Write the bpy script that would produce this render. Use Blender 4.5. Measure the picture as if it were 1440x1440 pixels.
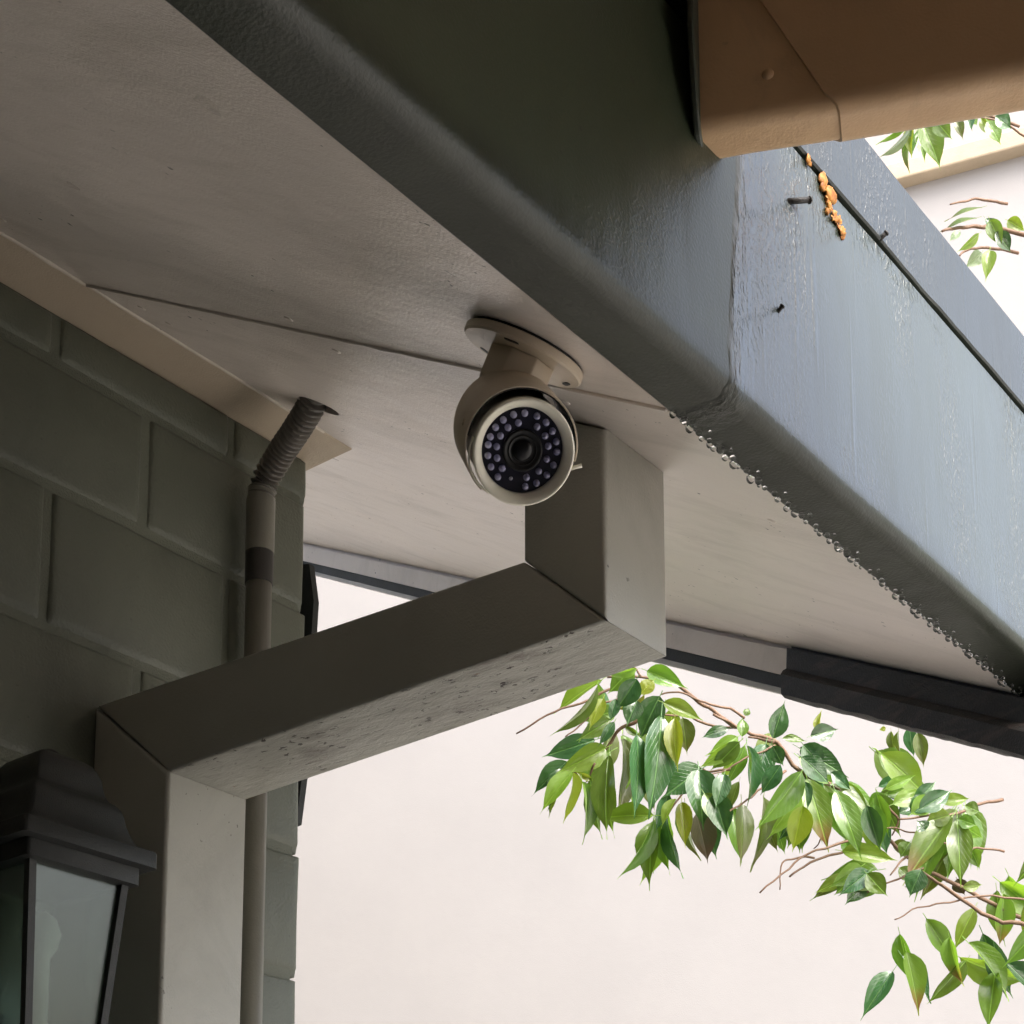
import bpy, bmesh, math, random
from mathutils import Vector, Matrix, noise
C = bpy.context.scene.collection
R = math.radians
random.seed(7)
for o in list(bpy.data.objects):
    bpy.data.objects.remove(o)
S = bpy.context.scene

# ---------------------------------------------------------------- camera
cd = bpy.data.cameras.new('camera')
cam = bpy.data.objects.new('camera', cd)
C.objects.link(cam)
cam.location = (1.5, 0.0, 1.6)
cam.rotation_euler = (R(90 + 9.18), 0, R(38.37))
cd.sensor_width = 36
cd.lens = 36 * 2372 / 1440
cd.shift_y = (1562 - 720) / 1440
cd.clip_start = 0.01
cd.clip_end = 400
S.camera = cam

# ---------------------------------------------------------------- light: a rainy, overcast day
SUN_DIR = Vector((0.85, -0.20, 0.80)).normalized()
world = bpy.data.worlds.new('World')
S.world = world
world.use_nodes = True
wt = world.node_tree
bg = wt.nodes['Background']
sky = wt.nodes.new('ShaderNodeTexSky')
sky.sky_type = 'NISHITA'
sky.sun_disc = False
sky.sun_elevation = math.asin(SUN_DIR.z)
sky.sun_rotation = math.atan2(SUN_DIR.x, SUN_DIR.y)
sky.dust_density = 6.0
sky.air_density = 1.0
sky.ozone_density = 1.0
hs_ = wt.nodes.new('ShaderNodeHueSaturation')     # cloud cover takes most of the blue out
hs_.inputs['Saturation'].default_value = 0.60
wt.links.new(sky.outputs['Color'], hs_.inputs['Color'])
wt.links.new(hs_.outputs['Color'], bg.inputs['Color'])
bg.inputs['Strength'].default_value = 0.13
sl = bpy.data.lights.new('sun', 'SUN')
sl.energy = 1.0
sl.angle = R(35)
sl.color = (1.0, 0.95, 0.88)
sun = bpy.data.objects.new('sun', sl)
C.objects.link(sun)
sun.location = (6, -5, 12)
sun.rotation_euler = (-SUN_DIR).to_track_quat('-Z', 'Y').to_euler()

S.view_settings.view_transform = 'Standard'
S.view_settings.look = 'None'
S.view_settings.gamma = 1.0
S.view_settings.use_curve_mapping = False
S.view_settings.exposure = 2.0
S.cycles.max_bounces = 10
S.cycles.diffuse_bounces = 6
S.cycles.use_denoising = True

# ---------------------------------------------------------------- helpers
def tag(o, label=None, cat=None, group=None, kind=None):
    if label: o['label'] = label
    if cat: o['category'] = cat
    if group: o['group'] = group
    if kind: o['kind'] = kind
    return o

def thing(name, label, cat, loc=(0, 0, 0), group=None):
    o = bpy.data.objects.new(name, None)
    o.empty_display_size = 0.05
    C.objects.link(o)
    o.location = loc
    return tag(o, label, cat, group)

def link(name, bm, m, parent=None, smooth=False, base=None):
    """bm is in world coordinates; the mesh is stored relative to its thing"""
    off = Vector((0, 0, 0))
    if parent is not None:
        off = parent_world(parent)
    elif base is not None:
        off = Vector(base)
    if off.length:
        bmesh.ops.translate(bm, verts=bm.verts, vec=-off)
    bmesh.ops.recalc_face_normals(bm, faces=bm.faces)
    me = bpy.data.meshes.new(name)
    bm.to_mesh(me)
    bm.free()
    if smooth:
        for p in me.polygons: p.use_smooth = True
    me.materials.append(m)
    o = bpy.data.objects.new(name, me)
    C.objects.link(o)
    if parent is not None:
        o.parent = parent
    else:
        o.location = off
    return o

def parent_world(p):
    v = Vector((0, 0, 0))
    while p is not None:
        v += p.location
        p = p.parent
    return v

def smooth_by_angle(o, ang=35):
    me = o.data
    for p in me.polygons: p.use_smooth = True
    bm = bmesh.new(); bm.from_mesh(me)
    for e in bm.edges:
        e.smooth = not (len(e.link_faces) == 2 and e.calc_face_angle(0) > R(ang))
    bm.to_mesh(me); bm.free()
    return o

def bevel(bm, w, seg=2):
    bmesh.ops.remove_doubles(bm, verts=bm.verts, dist=1e-6)
    bmesh.ops.recalc_face_normals(bm, faces=bm.faces)
    bmesh.ops.bevel(bm, geom=list(bm.edges), offset=w, segments=seg, profile=0.5, affect='EDGES', clamp_overlap=True)

def box(bm, x0, x1, y0, y1, z0, z1):
    v = [bm.verts.new((x, y, z)) for x in (x0, x1) for y in (y0, y1) for z in (z0, z1)]
    for f in ((0, 1, 3, 2), (4, 6, 7, 5), (0, 4, 5, 1), (2, 3, 7, 6), (0, 2, 6, 4), (1, 5, 7, 3)):
        bm.faces.new([v[i] for i in f])
    return v

def boxm(x0, x1, y0, y1, z0, z1, bev=0, seg=2):
    bm = bmesh.new()
    box(bm, x0, x1, y0, y1, z0, z1)
    if bev: bevel(bm, bev, seg)
    return bm

def loft(bm, rings, cap=True, closed=True):
    """rings: lists of points, all the same length"""
    vs = [[bm.verts.new(p) for p in r] for r in rings]
    n = len(rings[0])
    for a, b in zip(vs, vs[1:]):
        for i in range(n if closed else n - 1):
            j = (i + 1) % n
            bm.faces.new((a[i], a[j], b[j], b[i]))
    if cap:
        bm.faces.new(vs[0][::-1]); bm.faces.new(vs[-1])
    return vs

def frame_at(d):
    d = d.normalized()
    u = d.cross(Vector((0, 0, 1)))
    if u.length < 1e-3: u = d.cross(Vector((0, 1, 0)))
    u.normalize()
    return u, u.cross(d).normalized()

def tube(bm, pts, rad, n=10, cap=True):
    pts = [Vector(p) for p in pts]
    rings = []
    for i, p in enumerate(pts):
        d = pts[min(i + 1, len(pts) - 1)] - pts[max(i - 1, 0)]
        if i == 0: u, v = frame_at(d)
        else:
            d = d.normalized()
            u = (u - d * u.dot(d)).normalized(); v = u.cross(d)
        r = rad[i] if isinstance(rad, (list, tuple)) else rad
        rings.append([p + (u * math.cos(2 * math.pi * k / n) + v * math.sin(2 * math.pi * k / n)) * r for k in range(n)])
    loft(bm, rings, cap)

def spline(pts, sub=6):
    """Catmull-Rom through the points"""
    P = [Vector(p) for p in pts]
    P = [P[0] * 2 - P[1]] + P + [P[-1] * 2 - P[-2]]
    out = []
    for i in range(1, len(P) - 2):
        for k in range(sub):
            t = k / sub
            a, b, c, d = P[i - 1:i + 3]
            out.append(0.5 * ((2 * b) + (c - a) * t + (2 * a - 5 * b + 4 * c - d) * t * t + (3 * b - a - 3 * c + d) * t ** 3))
    out.append(P[-2])
    return out

def prism_z(bm, poly, ztop, zbot):
    """polygon in plan, its top and bottom heights as functions of x, y"""
    a = [bm.verts.new((x, y, zbot(x, y))) for x, y in poly]
    b = [bm.verts.new((x, y, ztop(x, y))) for x, y in poly]
    bm.faces.new(a); bm.faces.new(b[::-1])
    for i in range(len(poly)):
        j = (i + 1) % len(poly)
        bm.faces.new((a[i], b[i], b[j], a[j]))

def extr_y(prof, y0, y1):
    bm = bmesh.new()
    loft(bm, [[(x, y0, z) for x, z in prof], [(x, y1, z) for x, z in prof]])
    return bm

# ---------------------------------------------------------------- materials
def N(nt, t, **kw):
    n = nt.nodes.new(t)
    for k, v in kw.items():
        if k in n.inputs: n.inputs[k].default_value = v
        else: setattr(n, k, v)
    return n

def mat(name):
    m = bpy.data.materials.new(name)
    m.use_nodes = True
    nt = m.node_tree
    return m, nt, nt.nodes['Principled BSDF']

def ramp(nt, src, stops):
    r = nt.nodes.new('ShaderNodeValToRGB')
    el = r.color_ramp.elements
    while len(el) < len(stops): el.new(0.5)
    for e, (p, c) in zip(el, stops):
        e.position = p
        e.color = (c, c, c, 1) if isinstance(c, (int, float)) else (*c, 1)
    nt.links.new(src, r.inputs['Fac'])
    return r.outputs['Color']

def coords(nt, scale=(1, 1, 1)):
    tc = N(nt, 'ShaderNodeTexCoord'); mp = N(nt, 'ShaderNodeMapping')
    mp.inputs['Scale'].default_value = scale
    nt.links.new(tc.outputs['Object'], mp.inputs['Vector'])
    return mp.outputs['Vector']

def noise_tex(nt, scale, detail=4, rough=0.55, stretch=(1, 1, 1), dist=0.0):
    n = N(nt, 'ShaderNodeTexNoise')
    n.inputs['Scale'].default_value = scale
    n.inputs['Detail'].default_value = detail
    n.inputs['Roughness'].default_value = rough
    n.inputs['Distortion'].default_value = dist
    nt.links.new(coords(nt, stretch), n.inputs['Vector'])
    return n.outputs['Fac']

def mix(nt, fac, a, b, mode='MIX'):
    m = N(nt, 'ShaderNodeMix', data_type='RGBA', blend_type=mode)
    for sock, v in ((m.inputs[0], fac), (m.inputs[6], a), (m.inputs[7], b)):
        if isinstance(v, bpy.types.NodeSocket): nt.links.new(v, sock)
        elif isinstance(v, (int, float)): sock.default_value = v
        else: sock.default_value = (*v, 1)
    return m.outputs[2]

def math_n(nt, op, a, b=0.0):
    m = N(nt, 'ShaderNodeMath', operation=op)
    for s, v in zip(m.inputs, (a, b)):
        if isinstance(v, bpy.types.NodeSocket): nt.links.new(v, s)
        else: s.default_value = v
    return m.outputs[0]

def bump(nt, b, hs):
    """hs: list of (height socket, distance)"""
    prev = None
    for h, d in hs:
        n = N(nt, 'ShaderNodeBump')
        n.inputs['Distance'].default_value = d
        nt.links.new(h, n.inputs['Height'])
        if prev is not None: nt.links.new(prev, n.inputs['Normal'])
        prev = n.outputs['Normal']
    nt.links.new(prev, b.inputs['Normal'])

def paint(name, col, rough=0.45, peel=0.0006, var=0.12, dirt=0.25, dirt_col=(.06, .05, .035), specks=0.0, grain=None, spec=0.5, dirt_scale=5, fine=420, wave=.0025):
    m, nt, b = mat(name)
    big = noise_tex(nt, 2.2, 5, .6)
    c = mix(nt, ramp(nt, big, [(.3, 0), (.7, 1)]), [x * (1 - var) for x in col], [min(1, x * (1 + var)) for x in col])
    d = noise_tex(nt, dirt_scale, 7, .68, (1, 1, 1) if not grain else grain, .6)
    dm = ramp(nt, d, [(.5, 0), (.78, dirt)])
    c = mix(nt, dm, c, dirt_col)
    if specks:
        s = noise_tex(nt, 120, 2, .5)
        s2 = noise_tex(nt, 9, 2, .5)
        sm = math_n(nt, 'MULTIPLY', ramp(nt, s, [(.705, 0), (.73, 1)]), ramp(nt, s2, [(.54, 0), (.60, specks)]))
        c = mix(nt, sm, c, (.03, .025, .02))
    nt.links.new(c, b.inputs['Base Color'])
    b.inputs['Specular IOR Level'].default_value = spec
    rv = math_n(nt, 'ADD', math_n(nt, 'MULTIPLY', noise_tex(nt, 9, 3), .22), rough - .10)
    nt.links.new(rv, b.inputs['Roughness'])
    bump(nt, b, [(noise_tex(nt, 14, 3), wave), (noise_tex(nt, fine, 3, .5), peel)])
    return m

M_SOFFIT = paint('soffit_paint', (.78, .71, .655), .31, .00055, .06, .30, (.24, .21, .15), 1.0, grain=(1, 4, 1))
M_STRIP = paint('strip_paint', (.50, .42, .32), .5, .0005, .08, .2, (.12, .09, .05), .3)
M_CAULK = paint('caulk_paint', (.66, .60, .52), .5, .0006, .1, .1)
M_WALL = paint('block_paint', (.132, .145, .112), .42, .0011, .14, .30, (.035, .04, .025), .25, fine=260)
M_MORTAR = paint('mortar_paint', (.145, .158, .122), .55, .0015, .1, .3, (.03, .035, .02), .2)
M_CORE = paint('wall_render', (.145, .158, .122), .6, .001, .1, .3)
M_FRAME = paint('frame_paint', (.42, .42, .375), .36, .0005, .08, .30, (.12, .11, .08), .6)
M_PIPE = paint('pipe_paint', (.20, .195, .165), .32, .0003, .06, .15, (.05, .045, .035))
M_FLEX = paint('flex_plastic', (.115, .105, .09), .35, .0002, .06, .2, (.02, .02, .015))
M_BLACKTAPE = paint('black_coupling', (.028, .026, .024), .4, .0003)
M_CAMERA = paint('camera_enamel', (.58, .50, .39), .34, .00012, .04, .3, (.25, .19, .12), fine=900)
M_RING = paint('ring_enamel', (.94, .91, .77), .26, .0001, .03, .06, fine=900)
M_GUTTER = paint('black_gutter', (.016, .016, .016), .55, .0012, .2, .9, (.10, .07, .062), grain=(1.2, 1.2, 5), dirt_scale=9)
M_DARK = paint('dark_trim', (.022, .026, .025), .6, .0006, .15, .3)
M_FLASH = paint('pale_flashing', (.55, .54, .52), .4, .0005)
M_LANTERN = paint('lantern_iron', (.020, .022, .021), .5, .0009, .15, .3, (.08, .08, .07), fine=700)
M_BEAM = paint('beam_enamel', (.82, .56, .33), .34, .0003, .09, .6, (.10, .06, .03), .4)
M_BEAMLAP = paint('beam_enamel_lap', (.80, .545, .325), .34, .0003, .09, .45, (.10, .06, .03), .4)
M_ENDCAP = paint('end_flange', (.045, .055, .04), .5, .0006)
M_ROOF = paint('roof_sheet', (.12, .115, .11), .5, .0008)
M_CARPORT = paint('carport_sheet', (.34, .25, .165), .5, .0008)
M_ADDEDWALL = paint('added_wall_paint', (.10, .07, .047), .6, .001)
M_DARKFLOOR = paint('dark_floor_coat', (.05, .05, .05), .7, .002, .15, .2)
M_ADDEDBED = paint('added_mulch', (.035, .028, .02), .9, .004)
M_ADDEDHEDGE = paint('added_hedge_leaf', (.035, .07, .022), .4, .0005, .4)
M_NEIGH = paint('neighbour_render', (.35, .336, .336), .75, .0004, .03, .06, (.5, .46, .42), wave=.0006)
M_NEIGH2 = paint('neighbour_board', (.365, .34, .333), .6, .0006, .02, .04, (.5, .45, .4))
M_BAND = paint('neighbour_band', (.52, .42, .30), .6, .0006)
M_NAIL = paint('nail_iron', (.02, .018, .017), .55, .0006)
M_BARK = paint('bark', (.085, .06, .042), .7, .003, .3, .5, (.04, .03, .02), fine=160)
M_TWIG = paint('twig_bark', (.15, .085, .05), .6, .001, .25, .4, (.06, .05, .04), fine=300)
M_CONCRETE = paint('concrete_paving', (.58, .55, .51), .35, .002, .12, .3, (.12, .11, .09))

def frame_under():
    """painted timber whose underside is blistered, spotted and flaking to the wood"""
    m, nt, b = mat('frame_paint_flaking')
    base = (.42, .42, .375)
    geo = N(nt, 'ShaderNodeNewGeometry'); sx = N(nt, 'ShaderNodeSeparateXYZ')
    nt.links.new(geo.outputs['True Normal'], sx.inputs[0])
    under = ramp(nt, math_n(nt, 'MULTIPLY', sx.outputs['Z'], -1.0), [(.5, 0), (.9, 1)])
    big = noise_tex(nt, 4, 5, .6)
    c = mix(nt, ramp(nt, big, [(.3, 0), (.7, 1)]), [x * .92 for x in base], [x * 1.1 for x in base])
    # dirt blotches in the flaking region
    st = (1, 3.2, 3.2)
    blot = ramp(nt, noise_tex(nt, 13, 6, .7, st, .5), [(.47, 0), (.70, .75)])
    reg = ramp(nt, noise_tex(nt, 7, 3, .6), [(.42, .12), (.60, 1)])
    w = math_n(nt, 'MULTIPLY', math_n(nt, 'MULTIPLY', blot, reg), under)
    c = mix(nt, w, c, (.13, .095, .08))
    sp = ramp(nt, noise_tex(nt, 120, 3, .6, (.75, 1.2, 1.2)), [(.615, 0), (.645, 1)])
    sp = math_n(nt, 'MULTIPLY', math_n(nt, 'MULTIPLY', sp, under), reg)
    c = mix(nt, sp, c, (.035, .022, .018))
    rust = ramp(nt, noise_tex(nt, 40, 4, .65, (.7, 1.4, 1)), [(.70, 0), (.73, 1)])
    rust = math_n(nt, 'MULTIPLY', rust, under)
    c = mix(nt, rust, c, (.22, .10, .045))
    nt.links.new(c, b.inputs['Base Color'])
    b.inputs['Roughness'].default_value = .38
    h = math_n(nt, 'MULTIPLY', noise_tex(nt, 70, 5, .65, (.35, 1, 1)), under)
    bump(nt, b, [(noise_tex(nt, 12, 3), .002), (noise_tex(nt, 420, 3), .0004), (h, .0028), (sp, -.0015)])
    return m
M_FRAMEU = frame_under()

def fascia_mat(name, base, wet_y, film=.5, dull=0.0):
    """paint that is dry and matt under the carport end, rain-wet and glossy beyond it"""
    m, nt, b = mat(name)
    tc = N(nt, 'ShaderNodeTexCoord'); sx = N(nt, 'ShaderNodeSeparateXYZ')
    nt.links.new(tc.outputs['Object'], sx.inputs[0])
    big = noise_tex(nt, 3, 5, .6)
    c = mix(nt, ramp(nt, big, [(.3, 0), (.7, 1)]), [x * .86 for x in base], [x * 1.14 for x in base])
    run = noise_tex(nt, 26, 4, .6, (1, 1, .07))
    c = mix(nt, ramp(nt, run, [(.5, 0), (.75, .25)]), c, (.05, .06, .05))
    # nearly black along the board's lower edge, fading out up the face
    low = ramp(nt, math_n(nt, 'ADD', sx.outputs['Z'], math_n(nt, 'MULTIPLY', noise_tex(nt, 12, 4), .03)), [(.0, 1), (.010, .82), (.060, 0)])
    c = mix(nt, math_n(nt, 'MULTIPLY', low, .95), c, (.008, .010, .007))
    sp = ramp(nt, noise_tex(nt, 45, 2, .5), [(.74, 0), (.76, 1)])
    c = mix(nt, math_n(nt, 'MULTIPLY', sp, .6), c, (.03, .03, .025))
    # where the rain wets it: y beyond the drip line, with a crooked edge
    edge = math_n(nt, 'MULTIPLY', math_n(nt, 'SUBTRACT', noise_tex(nt, 9, 4, .6, (1, 1, .5)), .5), .05)
    slope = math_n(nt, 'MULTIPLY', sx.outputs['Z'], .10)
    wy = math_n(nt, 'SUBTRACT', math_n(nt, 'ADD', sx.outputs['Y'], edge), slope)
    wet = ramp(nt, math_n(nt, 'MULTIPLY', math_n(nt, 'SUBTRACT', wy, wet_y), 10.0), [(.0, 0), (.10, 1)])
    gn = N(nt, 'ShaderNodeNewGeometry'); sn = N(nt, 'ShaderNodeSeparateXYZ')
    nt.links.new(gn.outputs['Normal'], sn.inputs[0])
    wet = math_n(nt, 'MULTIPLY', wet, ramp(nt, sn.outputs['X'], [(.90, 0), (.995, 1)]))
    c = mix(nt, math_n(nt, 'MULTIPLY', wet, .5), c, (.026, .032, .036))
    nt.links.new(c, b.inputs['Base Color'])
    rw = math_n(nt, 'ADD', math_n(nt, 'MULTIPLY', noise_tex(nt, 8, 4, .6, (1, 1, .3)), .3), .05 + dull)
    rd_ = math_n(nt, 'MULTIPLY', math_n(nt, 'SUBTRACT', 1.0, wet), .4)
    rv = math_n(nt, 'ADD', math_n(nt, 'MULTIPLY', wet, rw), rd_)
    nt.links.new(rv, b.inputs['Roughness'])
    b.inputs['IOR'].default_value = 1.5
    cw = math_n(nt, 'MULTIPLY', wet, film)
    nt.links.new(cw, b.inputs['Coat Weight'])
    b.inputs['Coat Roughness'].default_value = .07
    # droplets and the brushed film: relief mostly where wet
    dr = ramp(nt, noise_tex(nt, 230, 3, .55, (1, 1, .6)), [(.48, 0), (.74, 1)])
    patch = ramp(nt, noise_tex(nt, 10, 3, .6, (1, 1, .45)), [(.44, 0), (.62, 1)])
    dh = math_n(nt, 'MULTIPLY', math_n(nt, 'MULTIPLY', dr, patch), wet)
    rn = math_n(nt, 'MULTIPLY', ramp(nt, noise_tex(nt, 60, 2, .5, (1, 1, .05)), [(.62, 0), (.74, 1)]), wet)
    # the wavy ridge of running water at the drip line
    rd = ramp(nt, math_n(nt, 'MULTIPLY', math_n(nt, 'SUBTRACT', wy, wet_y), 10.0), [(.0, 0), (.09, 1), (.2, 1), (.42, 0)])
    rdh = math_n(nt, 'MULTIPLY', rd, noise_tex(nt, 95, 4, .6, (1, 1, .25)))
    hs = [(noise_tex(nt, 7, 3, .5, (1, 1, .4)), .006), (noise_tex(nt, 330, 3, .5), .0004), (dh, .0008), (rn, .0007), (rdh, .0045)]
    bump(nt, b, hs)
    prev = [n for n in nt.nodes if n.type == 'BUMP'][-1]
    nt.links.new(prev.outputs['Normal'], b.inputs['Coat Normal'])
    return m
M_FASCIA = fascia_mat('fascia_paint', (.046, .058, .034), 0.045, .5)
M_CAP = fascia_mat('cap_board_paint', (.024, .029, .027), 0.045, .2, .12)

def simple(name, col, rough, metal=0, trans=0, ior=1.45, coat=0):
    m, nt, b = mat(name)
    b.inputs['Base Color'].default_value = (*col, 1)
    b.inputs['Roughness'].default_value = rough
    b.inputs['Metallic'].default_value = metal
    b.inputs['Transmission Weight'].default_value = trans
    b.inputs['IOR'].default_value = ior
    b.inputs['Coat Weight'].default_value = coat
    return m
M_WATER = simple('water', (1, 1, 1), .02, 0, 1, 1.33)
M_FACEPLATE = simple('led_board', (.010, .009, .022), .3)
M_LENSBLACK = simple('lens_barrel', (.006, .006, .006), .45)
M_LENS = simple('lens_glass', (.006, .006, .007), .3, 0, 0, 1.4, 0)
M_COVER = simple('cover_glass', (1, 1, 1), .02, 0, 1, 1.01)
M_LED = simple('led_dome', (.50, .50, .78), .08, 0, .35, 1.5, 1.0)
M_LEDCUP = simple('led_cup', (.34, .34, .40), .35, .4)
M_GAP = simple('gap_black', (.012, .014, .013), .5)
M_GLASS = simple('lantern_glass', (.55, .66, .60), .10, 0, .92, 1.45)
M_FUNGUS = simple('orange_jelly', (.60, .27, .03), .6, 0, 0, 1.4, 0)
m_, nt_, b_ = bpy.data.materials['orange_jelly'], bpy.data.materials['orange_jelly'].node_tree, bpy.data.materials['orange_jelly'].node_tree.nodes['Principled BSDF']
b_.inputs['Subsurface Weight'].default_value = .4
b_.inputs['Subsurface Radius'].default_value = (.004, .002, .0008)
nt_.links.new(mix(nt_, ramp(nt_, noise_tex(nt_, 160, 3), [(.35, 0), (.65, 1)]), (.22, .075, .008), (.42, .20, .035)), b_.inputs['Base Color'])

def leaf_mat(name, top, under, tip=None, rough=.22, tr=.45):
    """local x runs from stalk to tip (0..1), local y across (-.5..+.5); two-sided"""
    m, nt, b = mat(name)
    tc = N(nt, 'ShaderNodeTexCoord'); sx = N(nt, 'ShaderNodeSeparateXYZ')
    nt.links.new(tc.outputs['Object'], sx.inputs[0])
    ay = math_n(nt, 'ABSOLUTE', sx.outputs['Y'])
    oi = N(nt, 'ShaderNodeObjectInfo')
    geo = N(nt, 'ShaderNodeNewGeometry')
    c = mix(nt, geo.outputs['Backfacing'], top, under)
    # each leaf a little different
    hv = N(nt, 'ShaderNodeHueSaturation')
    nt.links.new(math_n(nt, 'ADD', math_n(nt, 'MULTIPLY', oi.outputs['Random'], .035), .472), hv.inputs['Hue'])
    nt.links.new(math_n(nt, 'ADD', math_n(nt, 'MULTIPLY', oi.outputs['Random'], .6), .7), hv.inputs['Value'])
    nt.links.new(c, hv.inputs['Color'])
    c = hv.outputs['Color']
    blotch = noise_tex(nt, 2.2, 2, .5)
    c = mix(nt, ramp(nt, blotch, [(.45, 0), (.75, .25)]), c, [min(1, 1.5 * x) for x in under])
    if tip:
        t = ramp(nt, math_n(nt, 'ADD', sx.outputs['X'], math_n(nt, 'MULTIPLY', blotch, .3)), [(.70, 0), (1.05, .9)])
        c = mix(nt, t, c, tip)
    # side veins and midrib
    vv = math_n(nt, 'SUBTRACT', sx.outputs['X'], math_n(nt, 'MULTIPLY', ay, .75))
    vein = ramp(nt, math_n(nt, 'SINE', math_n(nt, 'MULTIPLY', vv, 62.0)), [(.86, 0), (1.0, 1)])
    rib = ramp(nt, ay, [(.012, 1), (.035, 0)])
    c = mix(nt, math_n(nt, 'MULTIPLY', vein, .02), c, [min(1, 2.2 * x) for x in under])
    c = mix(nt, math_n(nt, 'MULTIPLY', rib, .42), c, [min(1, 2.4 * x + .03) for x in under])
    nt.links.new(c, b.inputs['Base Color'])
    b.inputs['Roughness'].default_value = rough
    b.inputs['Specular IOR Level'].default_value = .6
    b.inputs['Coat Weight'].default_value = .6
    b.inputs['Coat Roughness'].default_value = .2
    dr = ramp(nt, noise_tex(nt, 18, 1, .4), [(.74, 0), (.80, 1)])
    bump(nt, b, [(vein, -.0002), (rib, -.0012), (noise_tex(nt, 3, 1), .003), (dr, .0006)])
    tl = N(nt, 'ShaderNodeBsdfTranslucent')
    nt.links.new(mix(nt, 1.0, c, (1.35, 1.4, .55), 'MULTIPLY'), tl.inputs['Color'])
    ms = N(nt, 'ShaderNodeMixShader'); ms.inputs[0].default_value = tr
    nt.links.new(b.outputs[0], ms.inputs[1]); nt.links.new(tl.outputs[0], ms.inputs[2])
    nt.links.new(ms.outputs[0], nt.nodes['Material Output'].inputs['Surface'])
    return m
LEAF_MATS = {
    'L': leaf_mat('leaf_light', (0.164, 0.279, 0.041), (0.180, 0.295, 0.049), None, .3, .5),
    'M': leaf_mat('leaf_mid', (0.094, 0.193, 0.029), (0.139, 0.254, 0.045), None, .24, .42),
    'D': leaf_mat('leaf_dark_glossy', (0.029, 0.090, 0.033), (0.066, 0.148, 0.041), None, .16, .25),
    'Y': leaf_mat('leaf_yellow', (.21, .27, .028), (.22, .28, .03), None, .32, .5),
    'O': leaf_mat('leaf_olive', (0.090, 0.139, 0.033), (0.107, 0.156, 0.037), (0.098, 0.098, 0.025), .35, .35),
    'B': leaf_mat('leaf_bronze', (0.057, 0.053, 0.029), (0.066, 0.057, 0.029), (0.082, 0.045, 0.025), .35, .3),
    'R': leaf_mat('leaf_red_tip', (0.123, 0.230, 0.037), (0.139, 0.246, 0.041), (0.230, 0.107, 0.049), .28, .45),
    'G': leaf_mat('leaf_grey_green', (0.205, 0.279, 0.180), (0.230, 0.295, 0.205), None, .3, .4),
}
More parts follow.
